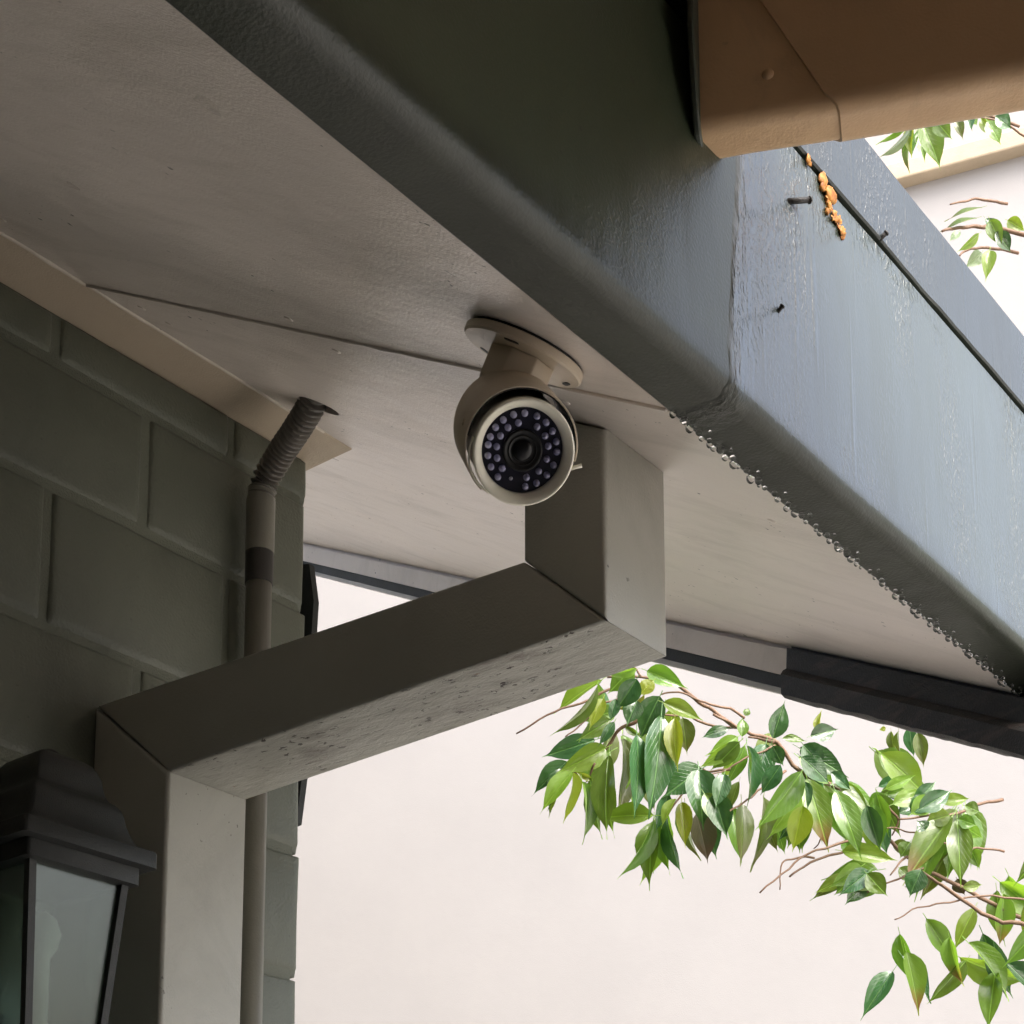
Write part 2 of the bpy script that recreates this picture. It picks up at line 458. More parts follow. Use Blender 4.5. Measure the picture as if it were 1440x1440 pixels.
LEAVES = [
(-0.041,2.293,2.818,-0.075,2.256,2.804,0.40,-0.03,-0.92,0.018,'L'),
(-0.045,2.331,2.829,0.010,2.363,2.797,0.31,-0.88,-0.36,0.031,'M'),
(-0.143,2.331,2.838,-0.220,2.302,2.795,0.30,-0.95,0.11,0.032,'L'),
(-0.096,2.253,2.788,-0.156,2.229,2.704,0.65,0.48,-0.59,0.037,'M'),
(-0.138,2.313,2.824,-0.172,2.330,2.736,0.90,0.32,-0.28,0.033,'M'),
(-0.014,2.253,2.779,-0.052,2.252,2.736,0.59,-0.63,-0.50,0.035,'D'),
(-0.017,2.309,2.796,-0.037,2.294,2.771,0.59,-0.81,-0.02,0.024,'Y'),
(-0.015,2.325,2.772,-0.053,2.320,2.707,0.44,-0.88,-0.19,0.042,'D'),
(-0.037,2.287,2.757,-0.049,2.275,2.715,0.47,-0.88,0.11,0.032,'D'),
(-0.051,2.244,2.750,-0.065,2.247,2.717,0.71,-0.62,-0.34,0.019,'D'),
(-0.055,2.337,2.789,-0.093,2.311,2.762,0.52,0.10,-0.85,0.019,'Y'),
(-0.106,2.284,2.778,-0.124,2.270,2.726,0.61,-0.79,0.02,0.023,'Y'),
(-0.128,2.337,2.762,-0.166,2.298,2.724,0.80,-0.54,-0.24,0.030,'M'),
(-0.056,2.246,2.711,-0.080,2.237,2.674,0.70,-0.66,-0.29,0.016,'D'),
(-0.059,2.283,2.714,-0.042,2.304,2.699,0.24,-0.68,-0.69,0.011,'M'),
(-0.002,2.309,2.730,-0.016,2.303,2.565,0.85,-0.52,-0.05,0.058,'D'),
(-0.028,2.272,2.689,-0.033,2.285,2.561,0.95,-0.30,-0.07,0.045,'D'),
(-0.134,2.384,2.743,-0.138,2.385,2.604,1.00,-0.06,-0.03,0.049,'O'),
(-0.083,2.267,2.664,-0.088,2.255,2.529,-0.34,-0.93,0.09,0.047,'M'),
(-0.126,2.271,2.634,-0.129,2.296,2.540,-0.51,-0.83,-0.21,0.034,'M'),
(-0.125,2.246,2.620,-0.139,2.287,2.532,0.99,0.04,-0.14,0.035,'M'),
(-0.113,2.301,2.695,-0.166,2.243,2.648,0.82,-0.44,-0.38,0.039,'L'),
(-0.199,2.326,2.681,-0.227,2.338,2.600,0.94,0.11,-0.31,0.031,'Y'),
(-0.129,2.222,2.631,-0.171,2.193,2.567,0.42,-0.90,0.14,0.029,'L'),
(-0.209,2.295,2.636,-0.228,2.287,2.593,-0.23,-0.94,0.27,0.017,'L'),
(-0.125,2.275,2.632,-0.142,2.254,2.643,0.50,-0.68,-0.53,0.010,'Y'),
(-0.044,2.344,2.569,-0.115,2.296,2.571,0.54,-0.81,-0.23,0.036,'L'),
(0.019,2.319,2.722,0.021,2.315,2.637,0.14,-0.99,0.06,0.030,'Y'),
(-0.027,2.416,2.765,-0.032,2.438,2.710,0.53,-0.77,-0.36,0.032,'O'),
(-0.095,2.394,2.674,-0.084,2.405,2.608,0.28,-0.95,-0.11,0.025,'O'),
(0.002,2.309,2.751,0.044,2.361,2.729,0.63,-0.67,-0.38,0.026,'L'),
(0.064,2.452,2.719,0.019,2.428,2.688,0.64,-0.28,-0.72,0.021,'L'),
(0.092,2.404,2.687,0.038,2.374,2.647,0.68,-0.39,-0.62,0.026,'L'),
(0.027,2.391,2.651,-0.021,2.349,2.603,0.68,-0.73,-0.03,0.049,'D'),
(0.039,2.360,2.638,0.047,2.359,2.539,0.47,-0.88,0.05,0.048,'D'),
(-0.023,2.360,2.609,-0.044,2.355,2.548,0.59,-0.79,-0.14,0.023,'D'),
(0.005,2.340,2.587,-0.016,2.325,2.541,0.01,-0.95,0.31,0.019,'L'),
(-0.065,2.376,2.575,-0.122,2.376,2.480,0.85,0.12,-0.51,0.039,'M'),
(-0.091,2.415,2.588,-0.099,2.407,2.473,-0.11,-0.99,0.08,0.040,'M'),
(-0.081,2.425,2.595,-0.079,2.437,2.501,-0.09,-0.99,-0.13,0.033,'M'),
(-0.056,2.399,2.590,-0.048,2.423,2.485,-0.63,-0.75,-0.22,0.038,'D'),
(-0.021,2.399,2.603,-0.016,2.401,2.527,0.59,-0.81,0.03,0.027,'Y'),
(-0.053,2.462,2.621,-0.065,2.503,2.537,-0.54,-0.79,-0.31,0.033,'O'),
(-0.022,2.449,2.596,-0.018,2.481,2.519,0.65,-0.71,-0.25,0.043,'B'),
(0.050,2.396,2.607,0.052,2.424,2.536,0.40,-0.86,-0.32,0.039,'D'),
(0.072,2.385,2.629,0.070,2.393,2.588,0.71,-0.68,-0.17,0.019,'D'),
(0.069,2.441,2.714,0.037,2.406,2.684,0.79,-0.58,-0.19,0.020,'L'),
(0.098,2.398,2.684,0.051,2.387,2.644,0.53,-0.73,-0.43,0.029,'M'),
(0.092,2.427,2.688,0.063,2.419,2.621,0.90,-0.23,-0.36,0.026,'M'),
(0.124,2.468,2.706,0.149,2.466,2.762,0.63,-0.71,-0.31,0.031,'D'),
(0.110,2.386,2.687,0.113,2.386,2.720,0.70,-0.71,-0.08,0.019,'M'),
(0.074,2.461,2.758,0.079,2.465,2.772,0.65,-0.76,0.01,0.012,'M'),
(0.116,2.456,2.694,0.095,2.441,2.609,0.73,-0.69,-0.06,0.042,'D'),
(0.112,2.399,2.674,0.103,2.433,2.585,0.99,-0.08,-0.13,0.033,'D'),
(0.114,2.319,2.600,0.105,2.307,2.543,0.60,-0.80,0.07,0.028,'D'),
(0.021,2.525,2.668,-0.002,2.524,2.616,0.07,-1.00,0.00,0.020,'O'),
(0.097,2.315,2.567,0.112,2.323,2.497,0.33,-0.94,-0.04,0.034,'D'),
(0.056,2.472,2.606,0.060,2.470,2.502,0.91,-0.42,0.04,0.036,'O'),
(0.085,2.499,2.618,0.053,2.526,2.504,0.95,0.20,-0.22,0.042,'O'),
(0.158,2.406,2.665,0.165,2.425,2.636,0.24,-0.84,-0.49,0.025,'D'),
(0.167,2.424,2.682,0.195,2.451,2.680,0.69,-0.72,-0.02,0.014,'M'),
(0.189,2.507,2.716,0.197,2.506,2.749,-0.09,-1.00,-0.03,0.012,'Y'),
(0.230,2.405,2.664,0.261,2.440,2.680,0.78,-0.61,-0.17,0.027,'D'),
(0.158,2.499,2.690,0.216,2.555,2.645,0.58,-0.78,-0.24,0.039,'D'),
(0.208,2.412,2.635,0.234,2.459,2.600,0.63,-0.66,-0.40,0.035,'D'),
(0.169,2.411,2.630,0.134,2.408,2.588,0.48,-0.80,-0.35,0.028,'D'),
(0.199,2.535,2.647,0.219,2.565,2.620,0.57,-0.73,-0.38,0.020,'D'),
(0.186,2.452,2.626,0.137,2.406,2.531,0.85,-0.48,-0.21,0.041,'M'),
(0.154,2.502,2.610,0.109,2.480,2.536,0.87,-0.19,-0.46,0.031,'L'),
(0.167,2.490,2.580,0.141,2.500,2.512,0.54,-0.78,-0.32,0.039,'Y'),
(0.161,2.518,2.640,0.183,2.547,2.523,0.56,-0.82,-0.10,0.046,'R'),
(0.183,2.469,2.614,0.178,2.489,2.574,0.87,-0.38,-0.30,0.016,'D'),
(0.068,2.534,2.586,0.079,2.552,2.535,0.31,-0.91,-0.27,0.020,'O'),
(0.157,2.588,2.648,0.157,2.625,2.592,0.99,-0.12,-0.07,0.024,'O'),
(0.227,2.493,2.595,0.261,2.514,2.487,0.45,-0.89,-0.02,0.041,'M'),
(0.190,2.545,2.630,0.259,2.601,2.557,0.75,-0.63,0.23,0.040,'M'),
(0.284,2.494,2.556,0.288,2.529,2.489,0.18,-0.87,-0.45,0.031,'D'),
(0.264,2.597,2.684,0.308,2.676,2.628,0.60,-0.66,-0.45,0.049,'L'),
(0.283,2.570,2.607,0.325,2.593,2.628,0.55,-0.81,-0.21,0.019,'L'),
(0.279,2.606,2.591,0.321,2.647,2.617,0.70,-0.72,-0.01,0.029,'L'),
(0.254,2.631,2.621,0.223,2.626,2.598,0.31,-0.93,-0.19,0.028,'M'),
(0.237,2.699,2.764,0.235,2.712,2.722,-0.07,-0.95,-0.30,0.015,'O'),
(0.261,2.679,2.752,0.253,2.696,2.713,-0.64,-0.74,-0.19,0.015,'O'),
(0.320,2.627,2.717,0.323,2.641,2.663,0.44,-0.87,-0.21,0.023,'O'),
(0.264,2.620,2.738,0.256,2.613,2.734,0.69,-0.56,-0.46,0.008,'Y'),
(0.350,2.554,2.551,0.395,2.585,2.583,0.67,-0.70,-0.27,0.032,'D'),
(0.362,2.621,2.580,0.399,2.645,2.586,0.55,-0.83,-0.07,0.022,'L'),
(0.361,2.653,2.566,0.330,2.629,2.556,0.63,-0.76,-0.13,0.032,'L'),
(0.362,2.657,2.563,0.304,2.594,2.452,0.18,-0.89,0.41,0.049,'R'),
(0.332,2.718,2.579,0.301,2.709,2.504,0.43,-0.90,-0.07,0.040,'M'),
(0.371,2.661,2.559,0.376,2.656,2.450,0.36,-0.93,0.06,0.040,'M'),
(0.297,2.786,2.549,0.257,2.780,2.479,0.50,-0.84,-0.20,0.034,'O'),
(0.377,2.653,2.556,0.401,2.666,2.544,0.35,-0.88,-0.31,0.023,'M'),
(0.364,2.700,2.561,0.387,2.724,2.539,0.29,-0.79,-0.53,0.023,'L'),
(0.354,2.565,2.517,0.348,2.554,2.532,0.58,-0.77,-0.28,0.025,'D'),
(0.362,2.733,2.529,0.369,2.752,2.495,0.11,-0.88,-0.47,0.023,'M'),
(0.375,2.663,2.438,0.398,2.687,2.443,0.67,-0.55,-0.50,0.018,'L'),
(0.215,2.536,2.502,0.289,2.578,2.483,0.47,-0.88,-0.08,0.031,'L'),
(0.199,2.576,2.535,0.203,2.588,2.510,0.55,-0.79,-0.27,0.020,'M'),
(0.240,2.621,2.484,0.155,2.587,2.479,0.33,-0.89,0.30,0.032,'M'),
(0.211,2.584,2.471,0.152,2.554,2.446,0.40,-0.91,0.12,0.025,'L'),
(0.257,2.548,2.460,0.223,2.516,2.422,0.70,-0.71,-0.04,0.032,'D'),
(0.259,2.536,2.453,0.284,2.554,2.417,0.37,-0.91,-0.19,0.032,'M'),
(0.295,2.634,2.527,0.281,2.625,2.501,0.50,-0.86,0.03,0.026,'M'),
(0.334,2.588,2.458,0.316,2.581,2.417,0.40,-0.92,-0.02,0.035,'D'),
(0.321,2.766,2.487,0.329,2.774,2.460,0.12,-0.96,-0.26,0.025,'B'),
(0.398,2.631,2.569,0.416,2.650,2.560,0.47,-0.69,-0.55,0.022,'M'),
(0.233,2.656,2.577,0.257,2.673,2.587,0.61,-0.49,-0.62,0.011,'O'),
(0.134,2.557,2.592,0.138,2.563,2.579,0.34,-0.89,-0.29,0.010,'M'),
(0.353,2.603,2.581,0.333,2.592,2.565,0.48,-0.88,0.01,0.022,'M'),
(0.262,2.698,2.540,0.236,2.685,2.549,0.23,-0.83,-0.50,0.023,'O'),
(0.258,2.665,2.495,0.277,2.683,2.472,0.56,-0.80,-0.19,0.026,'M'),
(0.313,2.720,3.963,0.267,2.703,3.904,0.59,0.51,-0.62,0.027,'G'),
(0.300,2.744,3.985,0.287,2.746,3.934,0.86,-0.47,-0.22,0.018,'M'),
(0.304,2.751,3.987,0.298,2.744,3.928,-0.17,-0.98,0.13,0.021,'Y'),
(0.272,2.812,4.017,0.253,2.828,3.966,-0.56,-0.83,-0.05,0.020,'O'),
(0.329,2.737,3.973,0.348,2.772,3.898,0.48,-0.84,-0.27,0.043,'M'),
(0.372,2.703,3.931,0.393,2.715,3.894,-0.15,-0.91,-0.39,0.029,'M'),
(0.356,2.836,4.034,0.364,2.847,3.995,0.34,-0.92,-0.19,0.018,'O'),
(0.396,2.818,3.787,0.337,2.797,3.782,0.22,-0.76,0.61,0.022,'O'),
(0.419,2.766,3.713,0.392,2.744,3.677,0.73,0.18,-0.65,0.018,'L'),
(0.347,2.854,3.803,0.333,2.840,3.783,0.69,-0.72,0.04,0.014,'G'),
(0.372,2.894,3.769,0.349,2.876,3.739,0.82,-0.46,-0.33,0.025,'G'),
(0.398,2.813,3.997,0.403,2.823,3.986,0.46,-0.74,-0.49,0.014,'M'),
(0.411,2.844,3.791,0.424,2.863,3.745,0.16,-0.93,-0.33,0.027,'M'),
(0.418,2.852,3.767,0.435,2.881,3.738,0.33,-0.75,-0.57,0.027,'D'),
(0.422,2.808,3.702,0.414,2.804,3.647,0.36,-0.93,0.01,0.024,'L'),
(0.445,2.767,3.935,0.460,2.787,3.898,0.42,-0.85,-0.30,0.029,'M'),
(0.472,2.739,3.913,0.490,2.764,3.896,0.52,-0.70,-0.49,0.028,'D'),
(0.403,2.846,4.013,0.419,2.864,3.981,0.04,-0.89,-0.46,0.021,'L'),
(0.421,2.733,3.950,0.427,2.735,3.909,0.31,-0.95,-0.01,0.022,'D'),
(0.350,2.759,4.009,0.328,2.752,3.985,0.51,-0.84,-0.20,0.025,'M'),
(0.421,2.909,3.824,0.446,2.926,3.802,0.24,-0.88,-0.40,0.023,'L'),
(0.304,2.803,2.627,0.267,2.787,2.564,0.90,-0.44,-0.07,0.040,'M'),
(0.248,2.649,2.626,0.290,2.689,2.641,0.84,-0.55,-0.01,0.029,'M'),
(0.220,2.657,2.482,0.187,2.627,2.460,0.36,-0.93,-0.04,0.032,'O'),
(0.145,2.698,2.506,0.085,2.670,2.473,0.04,-0.99,0.10,0.025,'M'),
(0.256,2.599,2.612,0.274,2.640,2.548,0.44,-0.76,-0.49,0.031,'M'),
(0.258,2.687,2.633,0.296,2.723,2.653,0.63,-0.78,-0.01,0.029,'D'),
(0.265,2.557,2.560,0.258,2.581,2.493,-0.13,-0.92,-0.36,0.031,'L'),
(0.242,2.900,2.599,0.194,2.885,2.532,0.16,-0.97,-0.18,0.034,'O'),
(0.224,2.695,2.644,0.260,2.728,2.659,0.48,-0.88,-0.01,0.029,'D'),
(0.302,2.624,2.578,0.339,2.649,2.605,0.13,-0.96,-0.24,0.032,'D'),
(0.311,2.735,2.589,0.278,2.689,2.453,0.21,-0.88,0.42,0.049,'M'),
(0.180,2.622,2.481,0.130,2.599,2.454,0.51,-0.85,0.12,0.025,'O'),
(0.304,2.624,2.573,0.340,2.647,2.604,0.49,-0.83,-0.27,0.032,'L'),
(0.318,2.764,2.616,0.275,2.745,2.548,0.43,-0.90,-0.07,0.040,'M'),
(0.237,2.735,2.642,0.272,2.770,2.676,0.18,-0.98,-0.01,0.029,'L'),
(0.235,2.721,2.616,0.272,2.763,2.639,0.47,-0.88,-0.01,0.029,'D'),
(0.332,2.745,2.607,0.300,2.709,2.499,0.69,-0.57,0.45,0.049,'O'),
(0.225,2.602,2.605,0.222,2.630,2.537,0.56,-0.67,-0.49,0.031,'O'),
(0.297,2.768,2.610,0.255,2.748,2.544,-0.02,-1.00,-0.06,0.040,'M'),
(0.260,2.584,2.607,0.263,2.614,2.543,0.00,-0.91,-0.40,0.031,'M'),
(0.225,2.586,2.485,0.186,2.553,2.449,0.95,-0.31,-0.03,0.032,'L'),
(0.191,2.706,2.507,0.123,2.674,2.505,0.82,-0.49,0.30,0.032,'M'),
(0.257,2.576,2.588,0.253,2.604,2.519,0.21,-0.87,-0.46,0.031,'M'),
(0.327,2.791,2.607,0.308,2.759,2.500,0.25,-0.87,0.43,0.049,'M'),
(0.306,2.830,2.625,0.296,2.837,2.554,0.20,-0.98,-0.07,0.040,'L'),
(0.309,2.812,2.620,0.284,2.809,2.541,0.06,-1.00,-0.06,0.040,'M'),
(0.325,2.775,2.598,0.255,2.709,2.487,-0.24,-0.93,0.30,0.049,'O'),
(0.250,2.599,2.573,0.254,2.628,2.515,0.73,-0.49,-0.47,0.031,'D'),
(0.244,2.881,2.583,0.203,2.871,2.515,0.05,-0.98,-0.17,0.034,'O'),
(0.248,2.848,2.597,0.216,2.850,2.519,0.31,-0.93,-0.19,0.034,'L'),
(0.220,2.589,2.473,0.189,2.562,2.438,0.77,-0.64,-0.04,0.032,'M'),
(0.248,2.862,2.578,0.226,2.865,2.515,0.08,-0.98,-0.17,0.034,'M'),
(0.352,2.734,2.601,0.369,2.736,2.504,0.81,-0.58,0.06,0.040,'M'),
(0.340,2.777,2.619,0.356,2.783,2.514,0.79,-0.62,0.06,0.040,'M'),
(0.136,2.529,2.593,0.125,2.551,2.526,0.23,-0.93,-0.30,0.039,'M'),
(0.202,2.702,2.734,0.241,2.777,2.677,0.60,-0.66,-0.45,0.049,'O'),
(0.119,2.622,2.681,0.123,2.638,2.573,0.28,-0.96,-0.09,0.046,'M'),
(0.275,2.852,4.091,0.275,2.852,4.035,0.14,-0.98,0.17,0.021,'O'),
(0.124,2.566,2.670,0.145,2.593,2.577,0.92,-0.37,-0.09,0.046,'D'),
(-0.191,2.378,2.753,-0.251,2.316,2.719,0.86,-0.36,-0.37,0.039,'D'),
(-0.082,2.389,2.796,-0.113,2.370,2.764,0.55,0.13,-0.83,0.019,'M'),
(-0.154,2.458,2.723,-0.153,2.459,2.661,0.08,-0.99,-0.10,0.025,'D'),
(0.203,2.648,2.481,0.178,2.621,2.436,0.80,-0.59,-0.04,0.032,'D'),
(-0.216,2.470,2.812,-0.247,2.447,2.705,0.99,0.10,-0.03,0.049,'O'),
(0.237,2.692,2.649,0.271,2.712,2.665,0.14,-0.97,-0.18,0.019,'M'),
(0.117,2.584,2.614,0.086,2.585,2.551,0.58,-0.75,-0.32,0.039,'M'),
(0.030,2.589,2.614,0.041,2.605,2.574,0.19,-0.95,-0.25,0.020,'L'),
(-0.041,2.505,2.626,-0.038,2.535,2.545,0.26,-0.94,-0.24,0.043,'D'),
(0.237,2.885,2.575,0.204,2.883,2.503,0.81,-0.55,-0.20,0.034,'O'),
(-0.055,2.392,2.780,-0.099,2.364,2.649,0.97,-0.25,-0.05,0.058,'M'),
(-0.147,2.533,2.631,-0.168,2.526,2.543,-0.34,-0.94,-0.09,0.033,'M'),
(0.281,2.844,4.054,0.264,2.826,3.996,-0.39,-0.92,0.09,0.021,'M'),
(0.095,2.514,2.737,0.077,2.499,2.663,0.82,-0.57,-0.06,0.042,'L'),
(0.287,2.783,4.034,0.235,2.760,3.985,0.67,0.56,-0.48,0.027,'M'),
(0.228,2.663,2.633,0.272,2.685,2.657,0.65,-0.73,-0.21,0.019,'M'),
(0.170,2.565,2.625,0.204,2.586,2.537,0.46,-0.89,-0.02,0.041,'M'),
(0.125,2.558,2.699,0.169,2.604,2.653,0.79,-0.57,-0.23,0.039,'M'),
(0.033,2.493,2.735,0.003,2.459,2.706,0.94,-0.29,-0.16,0.020,'M'),
(-0.201,2.403,2.866,-0.208,2.433,2.786,0.89,0.40,-0.22,0.033,'D'),
(0.123,2.586,2.632,0.081,2.566,2.557,0.57,-0.61,-0.56,0.031,'D'),
(-0.140,2.537,2.649,-0.141,2.547,2.555,-0.36,-0.93,-0.09,0.033,'M'),
(-0.194,2.297,2.688,-0.242,2.263,2.633,0.49,-0.86,0.14,0.029,'D'),
(0.391,2.860,3.837,0.330,2.837,3.831,0.69,-0.40,0.61,0.022,'O'),
(-0.161,2.350,2.706,-0.144,2.356,2.568,0.01,-0.99,0.14,0.047,'M'),
(0.367,2.938,3.870,0.388,2.962,3.829,0.64,-0.68,-0.36,0.027,'D'),
(-0.142,2.499,2.624,-0.156,2.497,2.536,-0.29,-0.95,-0.10,0.033,'M'),
(-0.179,2.450,2.781,-0.164,2.462,2.656,1.00,-0.09,-0.03,0.049,'M'),
(0.216,2.668,2.485,0.187,2.643,2.449,0.45,-0.89,-0.04,0.032,'M'),
(0.021,2.634,2.629,0.031,2.652,2.575,0.57,-0.77,-0.28,0.020,'D'),
(-0.095,2.462,2.628,-0.097,2.477,2.533,-0.44,-0.81,-0.39,0.038,'L'),
(-0.195,2.292,2.674,-0.219,2.275,2.605,0.35,-0.93,0.14,0.029,'D'),
(0.283,2.676,2.753,0.283,2.686,2.704,0.04,-0.98,-0.17,0.023,'D'),
(0.055,2.596,2.595,0.062,2.611,2.550,0.45,-0.85,-0.28,0.020,'M'),
(0.025,2.534,2.733,-0.011,2.517,2.679,0.64,-0.63,-0.44,0.026,'L'),
(0.054,2.352,2.589,0.081,2.370,2.532,0.58,-0.82,-0.04,0.034,'M'),
(-0.174,2.406,2.736,-0.224,2.343,2.685,0.79,-0.48,-0.39,0.039,'M'),
(-0.149,2.453,2.726,-0.138,2.465,2.674,-0.07,-0.99,-0.09,0.025,'M'),
(0.279,2.839,4.044,0.286,2.843,3.982,0.25,-0.95,0.18,0.021,'M'),
(-0.051,2.296,2.826,-0.092,2.287,2.787,0.71,-0.51,-0.49,0.035,'M'),
(0.320,2.774,2.612,0.279,2.757,2.539,-0.03,-1.00,-0.06,0.040,'D'),
(-0.079,2.463,2.811,-0.092,2.479,2.757,0.09,-0.95,-0.31,0.032,'L'),
(0.002,2.484,2.664,-0.014,2.497,2.587,0.60,-0.73,-0.33,0.039,'O'),
(0.288,2.808,2.624,0.243,2.786,2.556,0.50,-0.86,-0.07,0.040,'M'),
(0.221,2.679,2.722,0.271,2.753,2.676,0.62,-0.64,-0.45,0.049,'M'),
(0.167,2.497,2.693,0.185,2.533,2.658,0.55,-0.73,-0.40,0.035,'D'),
(-0.001,2.534,2.626,0.014,2.540,2.529,0.54,-0.84,0.05,0.036,'M'),
(-0.164,2.407,2.812,-0.205,2.366,2.789,0.98,-0.09,-0.18,0.030,'M'),
(-0.099,2.494,2.795,-0.113,2.508,2.738,0.75,-0.57,-0.35,0.032,'M'),
(0.130,2.550,2.605,0.118,2.572,2.534,0.06,-0.96,-0.27,0.039,'M'),
(0.192,2.573,2.639,0.236,2.604,2.552,0.09,-1.00,-0.02,0.041,'M'),
(0.222,2.671,2.654,0.261,2.693,2.668,0.22,-0.96,-0.19,0.019,'D'),
(-0.101,2.467,2.609,-0.152,2.473,2.504,0.54,-0.39,-0.75,0.039,'L'),
(0.151,2.636,2.662,0.220,2.693,2.592,0.94,-0.29,0.19,0.040,'M'),
(0.030,2.504,2.732,-0.009,2.482,2.709,0.80,-0.02,-0.60,0.021,'M'),
(0.302,2.633,2.594,0.338,2.656,2.630,0.91,-0.35,-0.24,0.032,'D'),
(0.028,2.480,2.752,-0.004,2.448,2.735,0.55,-0.81,-0.19,0.020,'D'),
(0.336,2.927,2.517,0.405,2.997,2.442,0.33,-0.82,-0.47,0.043,'L'),
(0.344,2.949,2.533,0.364,2.996,2.441,-0.34,-0.81,-0.49,0.037,'R'),
(0.446,2.902,2.547,0.397,2.902,2.471,0.71,-0.53,-0.46,0.032,'M'),
(0.572,2.997,2.631,0.523,2.996,2.559,-0.16,-0.98,0.12,0.031,'R'),
(0.468,2.870,2.567,0.399,2.851,2.488,0.46,-0.87,-0.19,0.037,'M'),
(0.518,2.963,2.561,0.455,2.895,2.464,0.34,-0.86,0.38,0.047,'R'),
(0.477,2.770,2.388,0.416,2.747,2.313,0.63,-0.73,-0.27,0.040,'M'),
(0.591,2.638,2.475,0.534,2.624,2.397,0.64,-0.68,-0.35,0.034,'D'),
(0.506,2.877,2.619,0.483,2.925,2.516,0.44,-0.77,-0.45,0.043,'L'),
(0.363,3.047,2.522,0.290,3.032,2.478,0.41,-0.82,-0.40,0.031,'M'),
(0.433,2.968,2.443,0.444,2.998,2.323,-0.08,-0.96,-0.25,0.044,'R'),
(0.601,2.734,2.523,0.643,2.753,2.413,0.23,-0.97,-0.08,0.043,'M'),
(0.353,2.896,2.353,0.404,2.980,2.278,0.83,-0.55,-0.05,0.043,'D'),
(0.343,2.751,2.363,0.391,2.821,2.280,0.87,-0.48,0.10,0.041,'M'),
(0.277,2.867,2.371,0.362,2.956,2.322,0.10,-0.55,-0.83,0.047,'L'),
(0.292,2.942,2.429,0.315,2.999,2.319,-0.14,-0.87,-0.48,0.044,'D'),
(0.300,2.891,2.466,0.267,2.873,2.394,0.27,-0.96,0.11,0.029,'L'),
(0.368,2.806,2.320,0.357,2.787,2.217,-0.03,-0.98,0.18,0.037,'M'),
(0.384,2.638,2.301,0.326,2.625,2.238,0.68,-0.52,-0.52,0.030,'M'),
(0.279,2.725,2.412,0.299,2.783,2.347,0.35,-0.75,-0.57,0.034,'M'),
(0.444,2.847,2.456,0.402,2.850,2.388,0.13,-0.98,-0.13,0.033,'L'),
(0.395,2.999,2.502,0.456,3.069,2.419,0.39,-0.83,-0.41,0.044,'M'),
(0.385,2.818,2.460,0.365,2.847,2.376,0.43,-0.82,-0.38,0.033,'R'),
(0.194,2.795,2.414,0.200,2.822,2.329,-0.29,-0.91,-0.30,0.031,'M'),
(0.230,2.684,2.316,0.186,2.652,2.238,0.36,-0.92,0.17,0.034,'D'),
(0.337,2.883,2.384,0.338,2.910,2.300,-0.23,-0.93,-0.30,0.031,'D'),
(0.368,2.614,2.340,0.377,2.624,2.263,-0.32,-0.94,-0.16,0.028,'R'),
(0.345,2.886,2.490,0.349,2.896,2.395,-0.23,-0.97,-0.11,0.034,'M'),
(0.206,2.775,2.366,0.240,2.819,2.291,0.88,-0.46,0.13,0.033,'D'),
(0.237,2.727,2.359,0.247,2.753,2.257,0.64,-0.76,-0.13,0.037,'R'),
]
